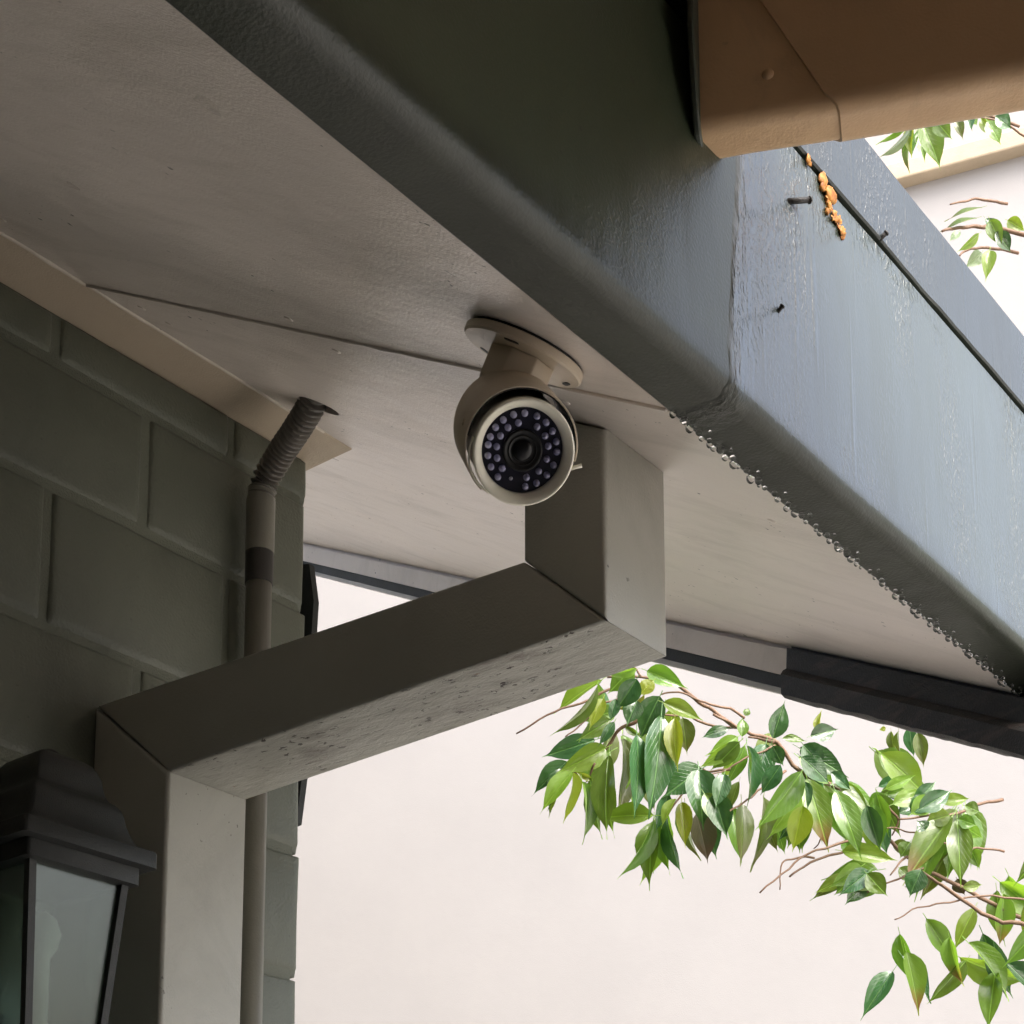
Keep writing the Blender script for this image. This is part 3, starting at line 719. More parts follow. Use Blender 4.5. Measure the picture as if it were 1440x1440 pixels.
BRANCHES = [
(0.0026, ((-0.221,2.187,2.711), (-0.173,2.231,2.755), (-0.132,2.275,2.779), (-0.083,2.321,2.818))),
(0.0023, ((-0.184,2.279,2.725), (-0.162,2.305,2.757), (-0.140,2.331,2.791), (-0.111,2.366,2.811), (-0.088,2.393,2.841))),
(0.0039, ((-0.105,2.294,2.821), (-0.054,2.349,2.825), (-0.030,2.384,2.822), (-0.006,2.424,2.797), (0.017,2.462,2.776), (0.035,2.495,2.757))),
(0.0026, ((-0.025,2.344,2.783), (-0.007,2.371,2.794), (0.021,2.412,2.780), (0.050,2.452,2.775), (0.061,2.479,2.760))),
(0.0030, ((-0.052,2.391,2.767), (-0.027,2.425,2.772), (0.012,2.475,2.757), (0.030,2.504,2.761))),
(0.0039, ((-0.038,2.358,2.763), (-0.072,2.349,2.752), (-0.105,2.340,2.743), (-0.133,2.339,2.715), (-0.162,2.338,2.687))),
(0.0020, ((-0.118,2.276,2.658), (-0.139,2.278,2.643), (-0.163,2.272,2.654))),
(0.0023, ((0.062,2.452,2.661), (0.017,2.432,2.660), (-0.007,2.428,2.663), (-0.050,2.421,2.608), (-0.082,2.415,2.589))),
(0.0020, ((-0.046,2.313,2.813), (-0.057,2.317,2.831), (-0.073,2.317,2.840))),
(0.0042, ((0.040,2.415,2.755), (0.058,2.447,2.740), (0.074,2.478,2.728), (0.103,2.518,2.720), (0.122,2.558,2.675), (0.161,2.609,2.653))),
(0.0032, ((0.085,2.452,2.714), (0.112,2.490,2.709))),
(0.0019, ((0.048,2.367,2.629), (0.070,2.398,2.640), (0.097,2.429,2.666), (0.129,2.465,2.690))),
(0.0023, ((0.061,2.398,2.558), (0.085,2.427,2.587), (0.110,2.456,2.617), (0.138,2.486,2.653))),
(0.0042, ((0.194,2.545,2.627), (0.223,2.590,2.595), (0.232,2.615,2.580), (0.242,2.644,2.555), (0.261,2.682,2.522), (0.297,2.732,2.490), (0.366,2.812,2.444), (0.460,2.916,2.375))),
(0.0023, ((0.272,2.598,2.587), (0.281,2.623,2.568), (0.262,2.630,2.543))),
(0.0032, ((0.292,2.599,2.559), (0.321,2.635,2.570), (0.357,2.678,2.574), (0.387,2.713,2.597), (0.419,2.752,2.608))),
(0.0019, ((0.264,2.598,2.548), (0.279,2.624,2.552), (0.302,2.659,2.546), (0.344,2.711,2.530))),
(0.0026, ((0.098,2.455,2.429), (0.143,2.495,2.482), (0.170,2.526,2.510), (0.202,2.563,2.526), (0.240,2.604,2.548))),
(0.0032, ((0.129,2.506,2.466), (0.162,2.541,2.497), (0.199,2.582,2.515), (0.228,2.618,2.527), (0.242,2.642,2.540))),
(0.0021, ((0.110,2.505,2.444), (0.112,2.512,2.493), (0.123,2.533,2.506), (0.145,2.566,2.511))),
(0.0015, ((0.164,2.562,2.556), (0.153,2.574,2.537), (0.137,2.577,2.533))),
(0.0023, ((0.226,2.602,2.443), (0.248,2.631,2.461), (0.270,2.660,2.478), (0.292,2.690,2.494))),
(0.0023, ((0.372,2.700,2.512), (0.383,2.722,2.522), (0.412,2.761,2.519))),
(0.0023, ((0.281,2.584,2.457), (0.288,2.600,2.480), (0.295,2.617,2.496))),
(0.0021, ((0.263,2.630,2.394), (0.291,2.663,2.414), (0.333,2.709,2.430), (0.386,2.764,2.443), (0.483,2.860,2.427))),
(0.0049, ((0.492,2.826,2.351), (0.390,2.751,2.399), (0.328,2.707,2.454), (0.290,2.685,2.487))),
(0.0047, ((0.340,2.786,3.767), (0.362,2.817,3.782), (0.390,2.853,3.789), (0.442,2.910,3.787))),
(0.0029, ((0.367,2.765,3.798), (0.381,2.789,3.809), (0.402,2.818,3.823), (0.439,2.864,3.824))),
(0.0031, ((0.353,2.832,3.735), (0.361,2.850,3.752), (0.379,2.877,3.766), (0.431,2.934,3.765))),
(0.0027, ((0.306,2.721,3.977), (0.347,2.765,3.995), (0.397,2.817,4.012), (0.462,2.887,3.994))),
(0.0022, ((0.404,2.798,3.984), (0.443,2.844,3.986), (0.472,2.887,3.964))),
]

# ---------------------------------------------------------------- key dimensions (metres)
TH = R(30.2)                              # pitch of the raked eave
TT = math.tan(TH)
SD = 2.46182 / math.cos(TH)
def soffit_z(x, y=0): return SD - x * TT  # underside of the soffit sheet
SDN = Vector((-math.sin(TH), 0, -math.cos(TH)))   # pointing down out of the soffit
Z0 = 2.809                                # underside of the flat strip along the wall
def verge_y(x): return 2.011 - .385 * (x - .2006)

# ---------------------------------------------------------------- ground
bm = bmesh.new()
v = [bm.verts.new(p) for p in ((-90, -90, 0), (90, -90, 0), (90, 90, 0), (-90, 90, 0))]
bm.faces.new(v)
tag(link('ground', bm, M_CONCRETE), kind='structure')

bm = bmesh.new()
bm.faces.new([bm.verts.new(p) for p in ((.0, -20, .004), (3.5, -20, .004), (3.5, -.35, .004), (.0, -.35, .004))])
tag(link('added_dark_floor', bm, M_DARKFLOOR), kind='structure')  # dark floor sheet added out of view to cut bounce light near the camera

bm = bmesh.new()
gd = Vector((math.cos(R(15.24)), math.sin(R(15.24)), 0)); gn_ = Vector((gd.y, -gd.x, 0)); G0 = Vector((-.5262, 4.571, 0))
def gpt(s, n, z): return G0 + gd * s + gn_ * n + Vector((0, 0, z))
loft(bm, [[gpt(s, n, z) for n, z in ((.0, .006), (1.25, .006), (1.2, .10), (.6, .16), (.01, .14))] for s in (-6, -3, 0, 3, 6)])
tag(link('added_bed', bm, M_ADDEDBED), kind='structure')  # unseen bed, added with the hedge to darken what the fascia lip reflects
rh = random.Random(11)
bm = bmesh.new()
for k in range(5200):
    s = rh.uniform(-6, 5.6); n = rh.uniform(.05, .95)
    top = 1.15 + .25 * noise.noise((s * 1.3, n * 2, 0))
    z = rh.uniform(.1, 1) ** .6 * top
    p = gpt(s, n, z); a = rh.uniform(0, 6.3); d = Vector((math.cos(a), math.sin(a), rh.uniform(-.7, .4))).normalized() * rh.uniform(.05, .085)
    w = d.cross(Vector((rh.uniform(-.5, .5), rh.uniform(-.5, .5), 1))).normalized() * .02
    bm.faces.new([bm.verts.new(q) for q in (p - d * .5, p + w, p + d * .5, p - w)])
tag(link('added_hedge', bm, M_ADDEDHEDGE), kind='stuff')  # unseen hedge, added as a dark reflection for the fascia's underside

# ---------------------------------------------------------------- the block wall
wall = thing('block_wall', 'olive painted block wall with tooled joints, the grey pipe fixed to it', 'wall', (0, 1.0, 0))
bm = bmesh.new()
box(bm, -.14, -.0042, -.3, 1.449, 1.42, 2.813)      # joints: the core stands back behind the block faces
link('mortar', bm, M_MORTAR, wall)
bm = bmesh.new()
box(bm, -.15, -.002, -6.0, 1.455, 0, 1.418)
box(bm, -.15, -.002, -6.0, -.302, 1.42, 2.813)
gy = 1.30
loft(bm, [[(-.15, gy, 0), (-.15, gy, 2.87), (-4.0, gy, 2.87 + 3.85 * TT), (-4.0, gy, 0)],
          [(-.15, 1.45, 0), (-.15, 1.45, 2.87), (-4.0, 1.45, 2.87 + 3.85 * TT), (-4.0, 1.45, 0)]])
link('wall_face', bm, M_CORE, wall)
JZ = [2.809, 2.7455, 2.594, 2.4275, 2.265, 2.103, 1.942, 1.781, 1.62, 1.46]
LB = .2665
proto = {}
def block_mesh(w, h, k):
    key = (round(w, 3), round(h, 3), k)
    if key not in proto:
        rnd = random.Random(k * 31 + int(w * 1000))
        bm = bmesh.new()
        g = .003
        # arris: wide and soft along the bottom edge, small along the top and the ends
        pr = [(-.06, g), (-.0075, g), (-.0068, g + .0025), (-.0045, g + .0072), (-.0016, g + .0115), (0, g + .0165), (0, h * .5), (0, h - .006), (-.0016, h - .0025), (-.006, h - .0008), (-.06, h - .0008)]
        rows = []
        for y, ins in ((.0052, .0058), (.0068, .0026), (.0105, .0005), (.017, 0), (w * .35, 0), (w * .7, 0), (w - .017, 0), (w - .0105, .0005), (w - .0068, .0026), (w - .0052, .0058)):
            rows.append([(min(x, 0 - ins) + (0 if x < -.05 else 0.0024 * noise.noise((y * 17 + k * 3.7, z * 17, k * 1.9))), y, z + .0014 * noise.noise((y * 12, k * 5.1, z * 9))) for x, z in pr])
        loft(bm, rows)
        bmesh.ops.recalc_face_normals(bm, faces=bm.faces)
        me = bpy.data.meshes.new('block')
        bm.to_mesh(me); bm.free()
        for p in me.polygons: p.use_smooth = True
        me.materials.append(M_WALL)
        proto[key] = me
    return proto[key]
nb = 0
for i in range(len(JZ) - 1):
    zt, zb = JZ[i], JZ[i + 1]
    half = i % 2 == 0
    y1 = 1.4655 + random.uniform(-.004, .003)
    first = True
    while y1 > -.25:
        w = (LB / 2 if (half and first) else LB) + (y1 - 1.4585 if first else 0)
        first = False
        nb += 1
        me = block_mesh(w, zt - zb, nb % 5)
        o = bpy.data.objects.new('block', me)
        C.objects.link(o)
        o.parent = wall
        o.location = Vector((random.uniform(-.001, .001), y1 - w, zb)) - wall.location
        y1 -= w

# ---------------------------------------------------------------- soffit under the eave
sof = thing('eave_soffit', 'cream painted raked soffit of two sheets above the wall and the camera', 'soffit', (.45, 1.0, soffit_z(.45)))
def sheet(poly, hole=None):
    bm = bmesh.new()
    prism_z(bm, poly, lambda x, y: soffit_z(x) + .012, lambda x, y: soffit_z(x))
    return bm
near = [(.0665, -5.5), (.8295, -5.5), (.8295, 1.0475), (.0665, 1.0475)]
far = [(.0665, 1.0515), (.8295, 1.0515), (.8295, verge_y(.8295)), (-1.7, verge_y(-1.7)), (-1.7, 1.42), (.0665, 1.4205)]
link('soffit_sheet', sheet(near), M_SOFFIT, sof)
fs = link('soffit_sheet', sheet(far), M_SOFFIT, sof)
# the slot cut for the conduit
hc = Vector((.174, 1.3045, soffit_z(.174)))
bm = bmesh.new()
n_ = 20
ring = [Vector((.026 * math.cos(2 * math.pi * k / n_), .0225 * math.sin(2 * math.pi * k / n_), 0)) for k in range(n_)]
loft(bm, [[hc + p + Vector((0, 0, -.06)) for p in ring], [hc + p + Vector((0, 0, .06)) for p in ring]])
cut = link('cutter', bm, M_DARK)
md = fs.modifiers.new('slot', 'BOOLEAN'); md.object = cut; md.operation = 'DIFFERENCE'; md.solver = 'EXACT'
bpy.context.view_layer.update()
ev = fs.evaluated_get(bpy.context.evaluated_depsgraph_get())
nm = bpy.data.meshes.new_from_object(ev)
fs.modifiers.remove(md); fs.data = nm
bpy.data.objects.remove(cut)

# joint between the sheets: a thick uneven ridge of paint along the near edge
bm = bmesh.new()
pts = []
for k in range(90):
    x = .068 + (.8285 - .068) * k / 89
    pts.append(Vector((x, 1.0462 + .0008 * noise.noise((x * 30, 2, 0)), soffit_z(x) - .0006)))
tube(bm, pts, [.0022 + .0009 * noise.noise((k * .35, 5, 0)) for k in range(90)], 6)
link('joint_ridge', bm, M_SOFFIT, sof, True)
bm = bmesh.new()
pts = []
for k in range(120):
    y = -.2 + 1.62 * k / 119
    x = .0672 + .0016 * noise.noise((y * 22, 8, 0))
    pts.append(Vector((x, y, Z0 - .0006)))
tube(bm, pts, [max(.0004, .0022 + .0018 * noise.noise((k * .45, 9, 0))) for k in range(120)], 6)
link('paint_ridge', bm, M_CAULK, sof, True)
# dimples of the sheet nails
for x, y in ((.12, 1.12), (.115, 1.085), (.42, 1.085), (.70, 1.085), (.42, 1.02), (.78, 1.3), (.12, .9), (.5, .55)):
    bm = bmesh.new()
    c = Vector((x, y, soffit_z(x)))
    u = Vector((math.cos(TH), 0, -math.sin(TH))); w = Vector((0, 1, 0))
    loft(bm, [[c + SDN * d + (u * math.cos(a) + w * math.sin(a)) * r for a in [2 * math.pi * k / 10 for k in range(10)]] for r, d in ((.0055, -.0005), (.0045, .0006), (.002, .0008))])
    link('nail_head', bm, M_SOFFIT, sof, True)

# flat strip along the head of the wall
bm = boxm(-.06, .0655, -5.5, 1.4745, Z0, Z0 + .035, .0012, 1)
st = link('wall_strip', bm, M_STRIP, None, base=(.03, 1.0, Z0))
tag(st, 'narrow flat tan strip where the soffit meets the block wall', 'trim')

# ---------------------------------------------------------------- roof above it (hides the sky over the soffit)
bm = bmesh.new()
prism_z(bm, [(.882, -5.5), (.882, verge_y(.882) + .02), (-3.9, verge_y(-3.9) + .02), (-3.9, -5.5)],
        lambda x, y: 2.741 - (x - .885) * TT, lambda x, y: 2.722 - (x - .885) * TT)
tag(link('roof', bm, M_ROOF, None, base=(0, 0, 3.2)), 'dark pitched roof sheet above the eave', 'roof')

# ---------------------------------------------------------------- fascia
fas = thing('fascia_board', 'large green-grey fascia board with a round lower lip, dry at left and rain-wet at right', 'fascia', (.885, 1.0, 2.36))
zb = 2.3605
prof = [(.8305, zb + .004), (.8345, zb), (.869, zb)]
for k in range(1, 8):
    a = -math.pi / 2 + k / 8 * math.pi / 2
    prof.append((.869 + .016 * math.cos(a), zb + .017 + .017 * math.sin(a)))
prof += [(.885, zb + .018), (.885, zb + .024), (.885, 2.6255), (.8835, 2.627), (.8835, 2.6475), (.8815, 2.6495), (.8305, 2.6495)]
bm = bmesh.new()
ny = 150
rows = []
for j in range(ny + 1):
    y = -5.5 + (7.28) * (j / ny) if j < 20 else None
ys = [-5.5, -4, -3, -2, -1.2, -.6, -.2] + [i * .02 for i in range(0, 89)] + [1.7735]
for y in ys:
    wob = .0011 * noise.noise((y * 9, 1.3, 0)) + .0006 * noise.noise((y * 40, 4.3, 0))
    rows.append([(x + (.0012 * noise.noise((y * 5, z * 6, 2)) if x > .88 else 0), y, z + (wob if z < 2.39 else (wob * .8 if 2.6 < z else 0))) for x, z in prof])
loft(bm, rows)
smooth_by_angle(link('board', bm, M_FASCIA, fas), 40)
prof2 = [(.8305, 2.6528), (.8845, 2.6528), (.8862, 2.6545), (.8862, 2.741), (.884, 2.7432), (.8305, 2.7432)]
rows = []
for y in ys:
    wob = .0014 * noise.noise((y * 11, 7.3, 0)) + .001 * noise.noise((y * 45, 2.3, 0))
    rows.append([(x + (.001 * noise.noise((y * 6, z * 6, 9)) if x > .88 else 0), y, z + (wob if z < 2.67 else .4 * wob)) for x, z in prof2])
bm = bmesh.new(); loft(bm, rows)
smooth_by_angle(link('cap_board', bm, M_CAP, fas), 40)
# solid packing behind the crack
link('packing', boxm(.832, .872, -5.4, 1.77, 2.60, 2.72), M_DARK, fas)
# a bent nail and a smaller snag
def nail(name, p, d, l, r):
    bm = bmesh.new()
    p = Vector(p); d = Vector(d).normalized()
    tube(bm, [p - d * .004, p + d * l * .5, p + d * l + Vector((0, .0005, .0006))], [r, r, r * 1.02], 8)
    tube(bm, [p + d * (l - .0012), p + d * l, p + d * (l + .0006)], [r * 1.25, r * 1.3, r * 1.1], 8)
    o = link(name, bm, M_NAIL, fas, True)
    return o
nail('nail', (.885, 1.1552, 2.5884), (.5, .8, .3), .021, .0026)
nail('nail', (.885, 1.131, 2.4735), (.5, .1, .5), .005, .0018)
nail('nail', (.886, 1.332, 2.657), (.6, .2, .5), .006, .0022)

# water drops hanging in a row from the lip
bmd = bmesh.new()
bmesh.ops.create_uvsphere(bmd, u_segments=10, v_segments=7, radius=1)
dm = bpy.data.meshes.new('water_drop'); bmd.to_mesh(dm); bmd.free()
for p in dm.polygons: p.use_smooth = True
for q in dm.vertices:
    if q.co.z < 0: q.co.z *= 1.25
    else: q.co.z *= .55
dm.materials.append(M_WATER)
rd = random.Random(5)
y = 1.045
k = 0
while y < 1.745:
    row = (0, 1, 0, 0, 1, 2)[k % 6]
    x = (.8350, .8385, .8450)[row] + rd.uniform(-.001, .001)
    r = rd.choice((.0019, .0024, .0028, .0032, .0038)) * rd.uniform(.9, 1.1) * (1 if row < 2 else .6)
    o = bpy.data.objects.new('water_drop', dm)
    C.objects.link(o)
    zz = zb + .0011 * noise.noise((y * 9, 1.3, 0)) + .0006 * noise.noise((y * 40, 4.3, 0))
    o.location = (x, y, zz - .0012)
    o.scale = (r, r, r * rd.uniform(.8, 1.15))
    tag(o, 'clear water drop hanging in the row under the fascia lip', 'water drop', 'water drops hanging along the fascia lip')
    y += rd.choice((.004, .006, .007, .009, .012))
    k += 1

# orange jelly fungus squeezed out of the crack
def fungus(label, spots, seed):
    rr = random.Random(seed)
    bm = bmesh.new()
    for (x, y, z, r) in spots:
        r *= .85
        m = Matrix.Translation((x, y, z)) @ Matrix.Diagonal((r * .38, r * rr.uniform(.8, 1.1), r * rr.uniform(.9, 1.2), 1))
        res = bmesh.ops.create_icosphere(bm, subdivisions=3, radius=1, matrix=m)
        for q in res['verts']:
            q.co += Vector((1, 1, 1)) * .0016 * noise.noise(q.co * 300)
    o = link('jelly_fungus', bm, M_FUNGUS, None, True, base=spots[0][:3])
    tag(o, label, 'fungus', 'orange fungus on the fascia crack')
fungus('smallest single orange fungus blob at the top of the crack near the tan beam', [(.886, 1.190, 2.6495, .0048), (.886, 1.194, 2.6475, .003)], 1)
fungus('lumpy orange fungus, the middle clump below the crack', [(.8855, 1.2175, 2.646, .0068), (.8855, 1.2165, 2.639, .0055), (.8865, 1.2285, 2.6385, .0085), (.8855, 1.2255, 2.632, .005), (.886, 1.236, 2.639, .005)], 2)
fs_ = []
rr = random.Random(3)
for k in range(26):
    t = k / 25
    fs_.append((.8855 + rr.uniform(0, .0015), 1.2265 + .022 * t + rr.uniform(-.006, .006), 2.6255 - .012 * t + rr.uniform(-.007, .006), rr.uniform(.0026, .0044)))
fungus('granular orange fungus, the lowest and largest clump under the crack', fs_, 3)

# ---------------------------------------------------------------- carport: edge beam, roof sheet
e_ = Vector((math.cos(R(24.5)), math.sin(R(24.5)), 0)); nb_ = Vector((e_.y, -e_.x, 0))
B0 = Vector((.8895, 1.0035, 2.557))
beam = thing('carport_beam', 'tan folded metal beam end butting against the green fascia, lapped and riveted', 'beam', B0)
def beam_prof(g, W=.044, H=.165, r=.011):
    """(n, h) outline: n toward the viewer's side, h upward"""
    pts = []
    for k in range(5):
        a = math.pi / 2 * k / 4
        pts.append((-(r) + (r + g) * math.cos(a), r - (r + g) * math.sin(a)))
    for k in range(5):
        a = math.pi / 2 + math.pi / 2 * k / 4
        pts.append((-(W - r) + (r + g) * math.cos(a), r - (r + g) * math.sin(a)))
    pts += [(-W - g, H), (g, H)]
    return pts
def beam_part(name, g, s0, s1, slant, m, step=12):
    bm = bmesh.new()
    rows = []
    for i in range(step + 1):
        t = i / step
        row = []
        for n, h in beam_prof(g):
            sa = s0 - slant * max(0, min(h, .09))
            s = sa + (s1 - sa) * t
            d = .0007 * noise.noise((s * 14, h * 20, g * 500))
            row.append(B0 + e_ * s + nb_ * (n + d) + Vector((0, 0, h + d)))
        rows.append(row)
    loft(bm, rows)
    bmesh.ops.remove_doubles(bm, verts=bm.verts, dist=1e-5)
    return smooth_by_angle(link(name, bm, m, beam), 40)
beam_part('beam_end', 0.0, 0.0, .16, 0, M_BEAM)
beam_part('beam_cover', .0022, .107, 3.0, 1.0, M_BEAMLAP, 40)
c = B0 + e_ * .054 + nb_ * .0 + Vector((0, 0, .0362))
bm = bmesh.new()
loft(bm, [[c + nb_ * d + (e_ * math.cos(a) + Vector((0, 0, 1)) * math.sin(a)) * r for a in [2 * math.pi * k / 14 for k in range(14)]] for r, d in ((.0046, -.001), (.0046, .0006), (.0036, .0019), (.0012, .0024))])
link('rivet', bm, M_BEAM, beam, True)
# dark flange between the beam and the fascia
bm = bmesh.new()
loft(bm, [[B0 + e_ * s + nb_ * n + Vector((0, 0, h)) for n, h in ((.033, .062), (.034, .165), (-.05, .165), (-.05, -.005), (-.036, -.006), (.002, -.006), (.013, .006), (.024, .030))] for s in (-.0035, .0015)])
bevel(bm, .0012, 1)
link('end_flange', bm, M_ENDCAP, beam)

cp = thing('carport_roof', 'brown metal carport roof carried by the tan beam', 'roof', (2.0, 0, 2.72))
bm = bmesh.new()
P1 = B0 + nb_ * -.044; P2 = P1 + e_ * 3.0
prism_z(bm, [(.90, -5), (P2.x, -5), (P2.x, P2.y), (P1.x + .012, P1.y)], lambda x, y: 2.750, lambda x, y: 2.7225)
link('roof_sheet', bm, M_CARPORT, cp)
for px, py in ((3.4, 2.02), (3.4, -3.5)):
    link('post', boxm(px - .05, px + .05, py - .05, py + .05, 0, 2.72 if py < 0 else 2.556, .004), M_FRAME, cp)

ew = boxm(.001, 4.2, -1.75, -1.6, 0, 2.72)  # unseen wall behind the camera, added to darken the faces turned to it
tag(link('added_wall', ew, M_ADDEDWALL, None, base=(2, -1.6, 0)), 'brown unseen end wall added to darken the camera side', 'wall')

sw = boxm(3.55, 3.70, -1.598, 1.6, 0, 2.72)  # unseen side wall, added to keep light off the near surfaces
tag(link('added_wall', sw, M_ADDEDWALL, None, base=(3.6, 0, 0)), 'brown unseen long side wall added to block light from the right', 'wall')

# ---------------------------------------------------------------- timber bracket (post, arm, upper post)
fr = thing('timber_bracket', 'stepped cream timber frame: post against the wall, long arm, short post to the soffit', 'bracket', (.07, 1.18, 0))
fy0, fy1 = 1.1302, 1.2265
A = dict(pl=(.0015, 2.3585), pr=(.1325, 2.2505), kr=(.7085, 2.2545), kl=(.6170, 2.3395))
def member(name, poly, y0, y1, m, bev=.007):
    """outline in x, z; front face at y0"""
    bm = bmesh.new()
    a = [bm.verts.new((x, y0, z)) for x, z in poly]
    b = [bm.verts.new((x, y1[i] if isinstance(y1, (list, tuple)) else y1, z)) for i, (x, z) in enumerate(poly)]
    bm.faces.new(a); bm.faces.new(b[::-1])
    n = len(poly)
    for i in range(n):
        j = (i + 1) % n
        bm.faces.new((a[i], a[j], b[j], b[i]))
    bmesh.ops.recalc_face_normals(bm, faces=bm.faces)
    es = [e for e in bm.edges if abs((e.verts[0].co - e.verts[1].co).normalized().y) < .5 and abs(e.verts[0].co.y - y0) < 1e-4]
    es2 = [e for e in bm.edges if e not in es and abs((e.verts[0].co - e.verts[1].co).normalized().y) < .5]
    bmesh.ops.bevel(bm, geom=es, offset=bev, segments=3, profile=.5, affect='EDGES', clamp_overlap=True)
    o = link(name, bm, m, fr)
    return smooth_by_angle(o, 40)
member('lower_post', [(.0015, 0), (.1325, 0), (.1325, 2.2503), (.0015, 2.3570)], fy0, 1.2430, M_FRAME, .005)
member('arm', [(.0015, 2.3597), (.1325, 2.2506), (.7083, 2.2544), (.6165, 2.3388)], fy0 + .0006, [1.2425, 1.2425, 1.226, 1.226], M_FRAMEU, .005)
member('upper_post', [(.7085, 2.2546), (.7085, soffit_z(.7085) - .0004), (.6170, soffit_z(.6170) - .0004), (.6170, 2.3395)], fy0, 1.2262, M_FRAME, .006)

# ---------------------------------------------------------------- conduit
con = thing('conduit_pipe', 'grey electrical conduit pipe up the block wall, corrugated top bending into the soffit', 'pipe', (.03, 1.349, 0))
cx, cy = .029, 1.3495
link('lower_pipe', (lambda b: (tube(b, [(cx, cy + .006, 0), (cx, cy, 2.6)], .0163, 24), b)[1])(bmesh.new()), M_PIPE, con, True)
bm = bmesh.new()
tube(bm, [(cx, cy, 2.583), (cx, cy, 2.5835), (cx, cy, 2.6285), (cx, cy, 2.629)], [.0168, .0176, .0176, .0168], 24)
smooth_by_angle(link('coupling', bm, M_BLACKTAPE, con), 40)
bm = bmesh.new()
tube(bm, [(cx, cy, 2.624), (cx, cy, 2.6245), (cx, cy, 2.695), (cx, cy, 2.700), (cx, cy, 2.712)], [.0172, .0182, .0182, .0172, .0165], 24)
smooth_by_angle(link('sleeve', bm, M_PIPE, con), 40)
path = spline([(.029, 1.3495, 2.698), (.037, 1.3495, 2.722), (.074, 1.341, 2.742), (.120, 1.3255, 2.7525), (.163, 1.309, 2.766), (.184, 1.302, 2.80)], 44)
rad = []
dist = 0
for i, p in enumerate(path):
    if i: dist += (path[i] - path[i - 1]).length
    ph = (dist / .0078) % 1
    rad.append(.0112 + .0066 * (1 - abs(2 * ph - 1) ** 1.6))
bm = bmesh.new(); tube(bm, path, rad, 20)
link('corrugated_hose', bm, M_FLEX, con, True)

# ---------------------------------------------------------------- wall lantern
LC = Vector((.11, .9945, 2.12))
lan = thing('wall_lantern', 'dark iron wall lantern with ogee roof and glass panes beside the post', 'lantern', LC)
def sq(a, z, rc=.12):
    return [LC + Vector((x * a, y * a, z)) for x, y in ((-1 + rc, -1), (1 - rc, -1), (1, -1 + rc), (1, 1 - rc), (1 - rc, 1), (-1 + rc, 1), (-1, 1 - rc), (-1, -1 + rc))]
def sq_lath(name, prof, m, parent, rc=.05):
    bm = bmesh.new()
    loft(bm, [sq(a, z, rc) for a, z in prof])
    return smooth_by_angle(link(name, bm, m, parent), 50)
sq_lath('brim', [(.074, -.004), (.0805, -.0035), (.0805, .0122), (.079, .0138), (.070, .0145)], M_LANTERN, lan)
rf = [(.072, .013), (.0665, .020), (.062, .029), (.0585, .040), (.0565, .050), (.0545, .056), (.050, .0615), (.0455, .0645), (.0425, .070), (.0405, .079), (.039, .088), (.036, .096), (.031, .1025), (.0245, .107), (.018, .109)]
sq_lath('lantern_roof', rf, M_LANTERN, lan, .08)
bm = bmesh.new()
loft(bm, [[LC + Vector((r * math.cos(a), r * math.sin(a), z)) for a in [2 * math.pi * k / 14 for k in range(14)]] for r, z in ((.013, .108), (.012, .111), (.010, .115), (.006, .118), (.002, .119))])
link('finial', bm, M_LANTERN, lan, True)
sq_lath('under_tier', [(.058, -.0225), (.068, -.0215), (.068, -.0042), (.060, -.0035)], M_LANTERN, lan)
zt, zl, at, al = -.021, -.20, .0555, .042
for sx, sy in ((1, 1), (1, -1), (-1, 1), (-1, -1)):
    bm = bmesh.new()
    tube(bm, [LC + Vector((sx * al, sy * al, zl)), LC + Vector((sx * at, sy * at, zt))], .0058, 4)
    link('corner_bar', bm, M_LANTERN, lan)
for k in range(4):
    rot = Matrix.Rotation(k * math.pi / 2, 3, 'Z')
    bm = bmesh.new()
    a, b = at - .001, al - .001
    loft(bm, [[LC + rot @ Vector(p) for p in ((a, -a, zt), (a, a, zt), (b, b, zl), (b, -b, zl))],
              [LC + rot @ Vector(p) for p in ((a - .003, -a + .003, zt), (a - .003, a - .003, zt), (b - .003, b - .003, zl), (b - .003, -b + .003, zl))]])
    link('pane', bm, M_GLASS, lan)
link('bulb', (lambda b: (tube(b, [LC + Vector((0, 0, z)) for z in (-.19, -.17, -.165, -.10, -.09, -.075, -.06, -.052)], [.012, .012, .009, .009, .016, .019, .014, .003], 14), b)[1])(bmesh.new()), M_FLASH, lan, True)
sq_lath('lantern_base', [(.02, -.222), (.036, -.218), (.048, -.206), (.048, -.198), (.044, -.195)], M_LANTERN, lan)
bm = bmesh.new()
tube(bm, [LC + Vector((0, 0, -.215)), LC + Vector((-.02, 0, -.25)), LC + Vector((-.07, 0, -.255)), LC + Vector((-.103, 0, -.22))], .008, 10)
link('bracket_arm', bm, M_LANTERN, lan, True)
link('wall_plate', boxm(.001, .012, LC.y - .04, LC.y + .04, LC.z - .30, LC.z - .14, .004), M_LANTERN, lan)

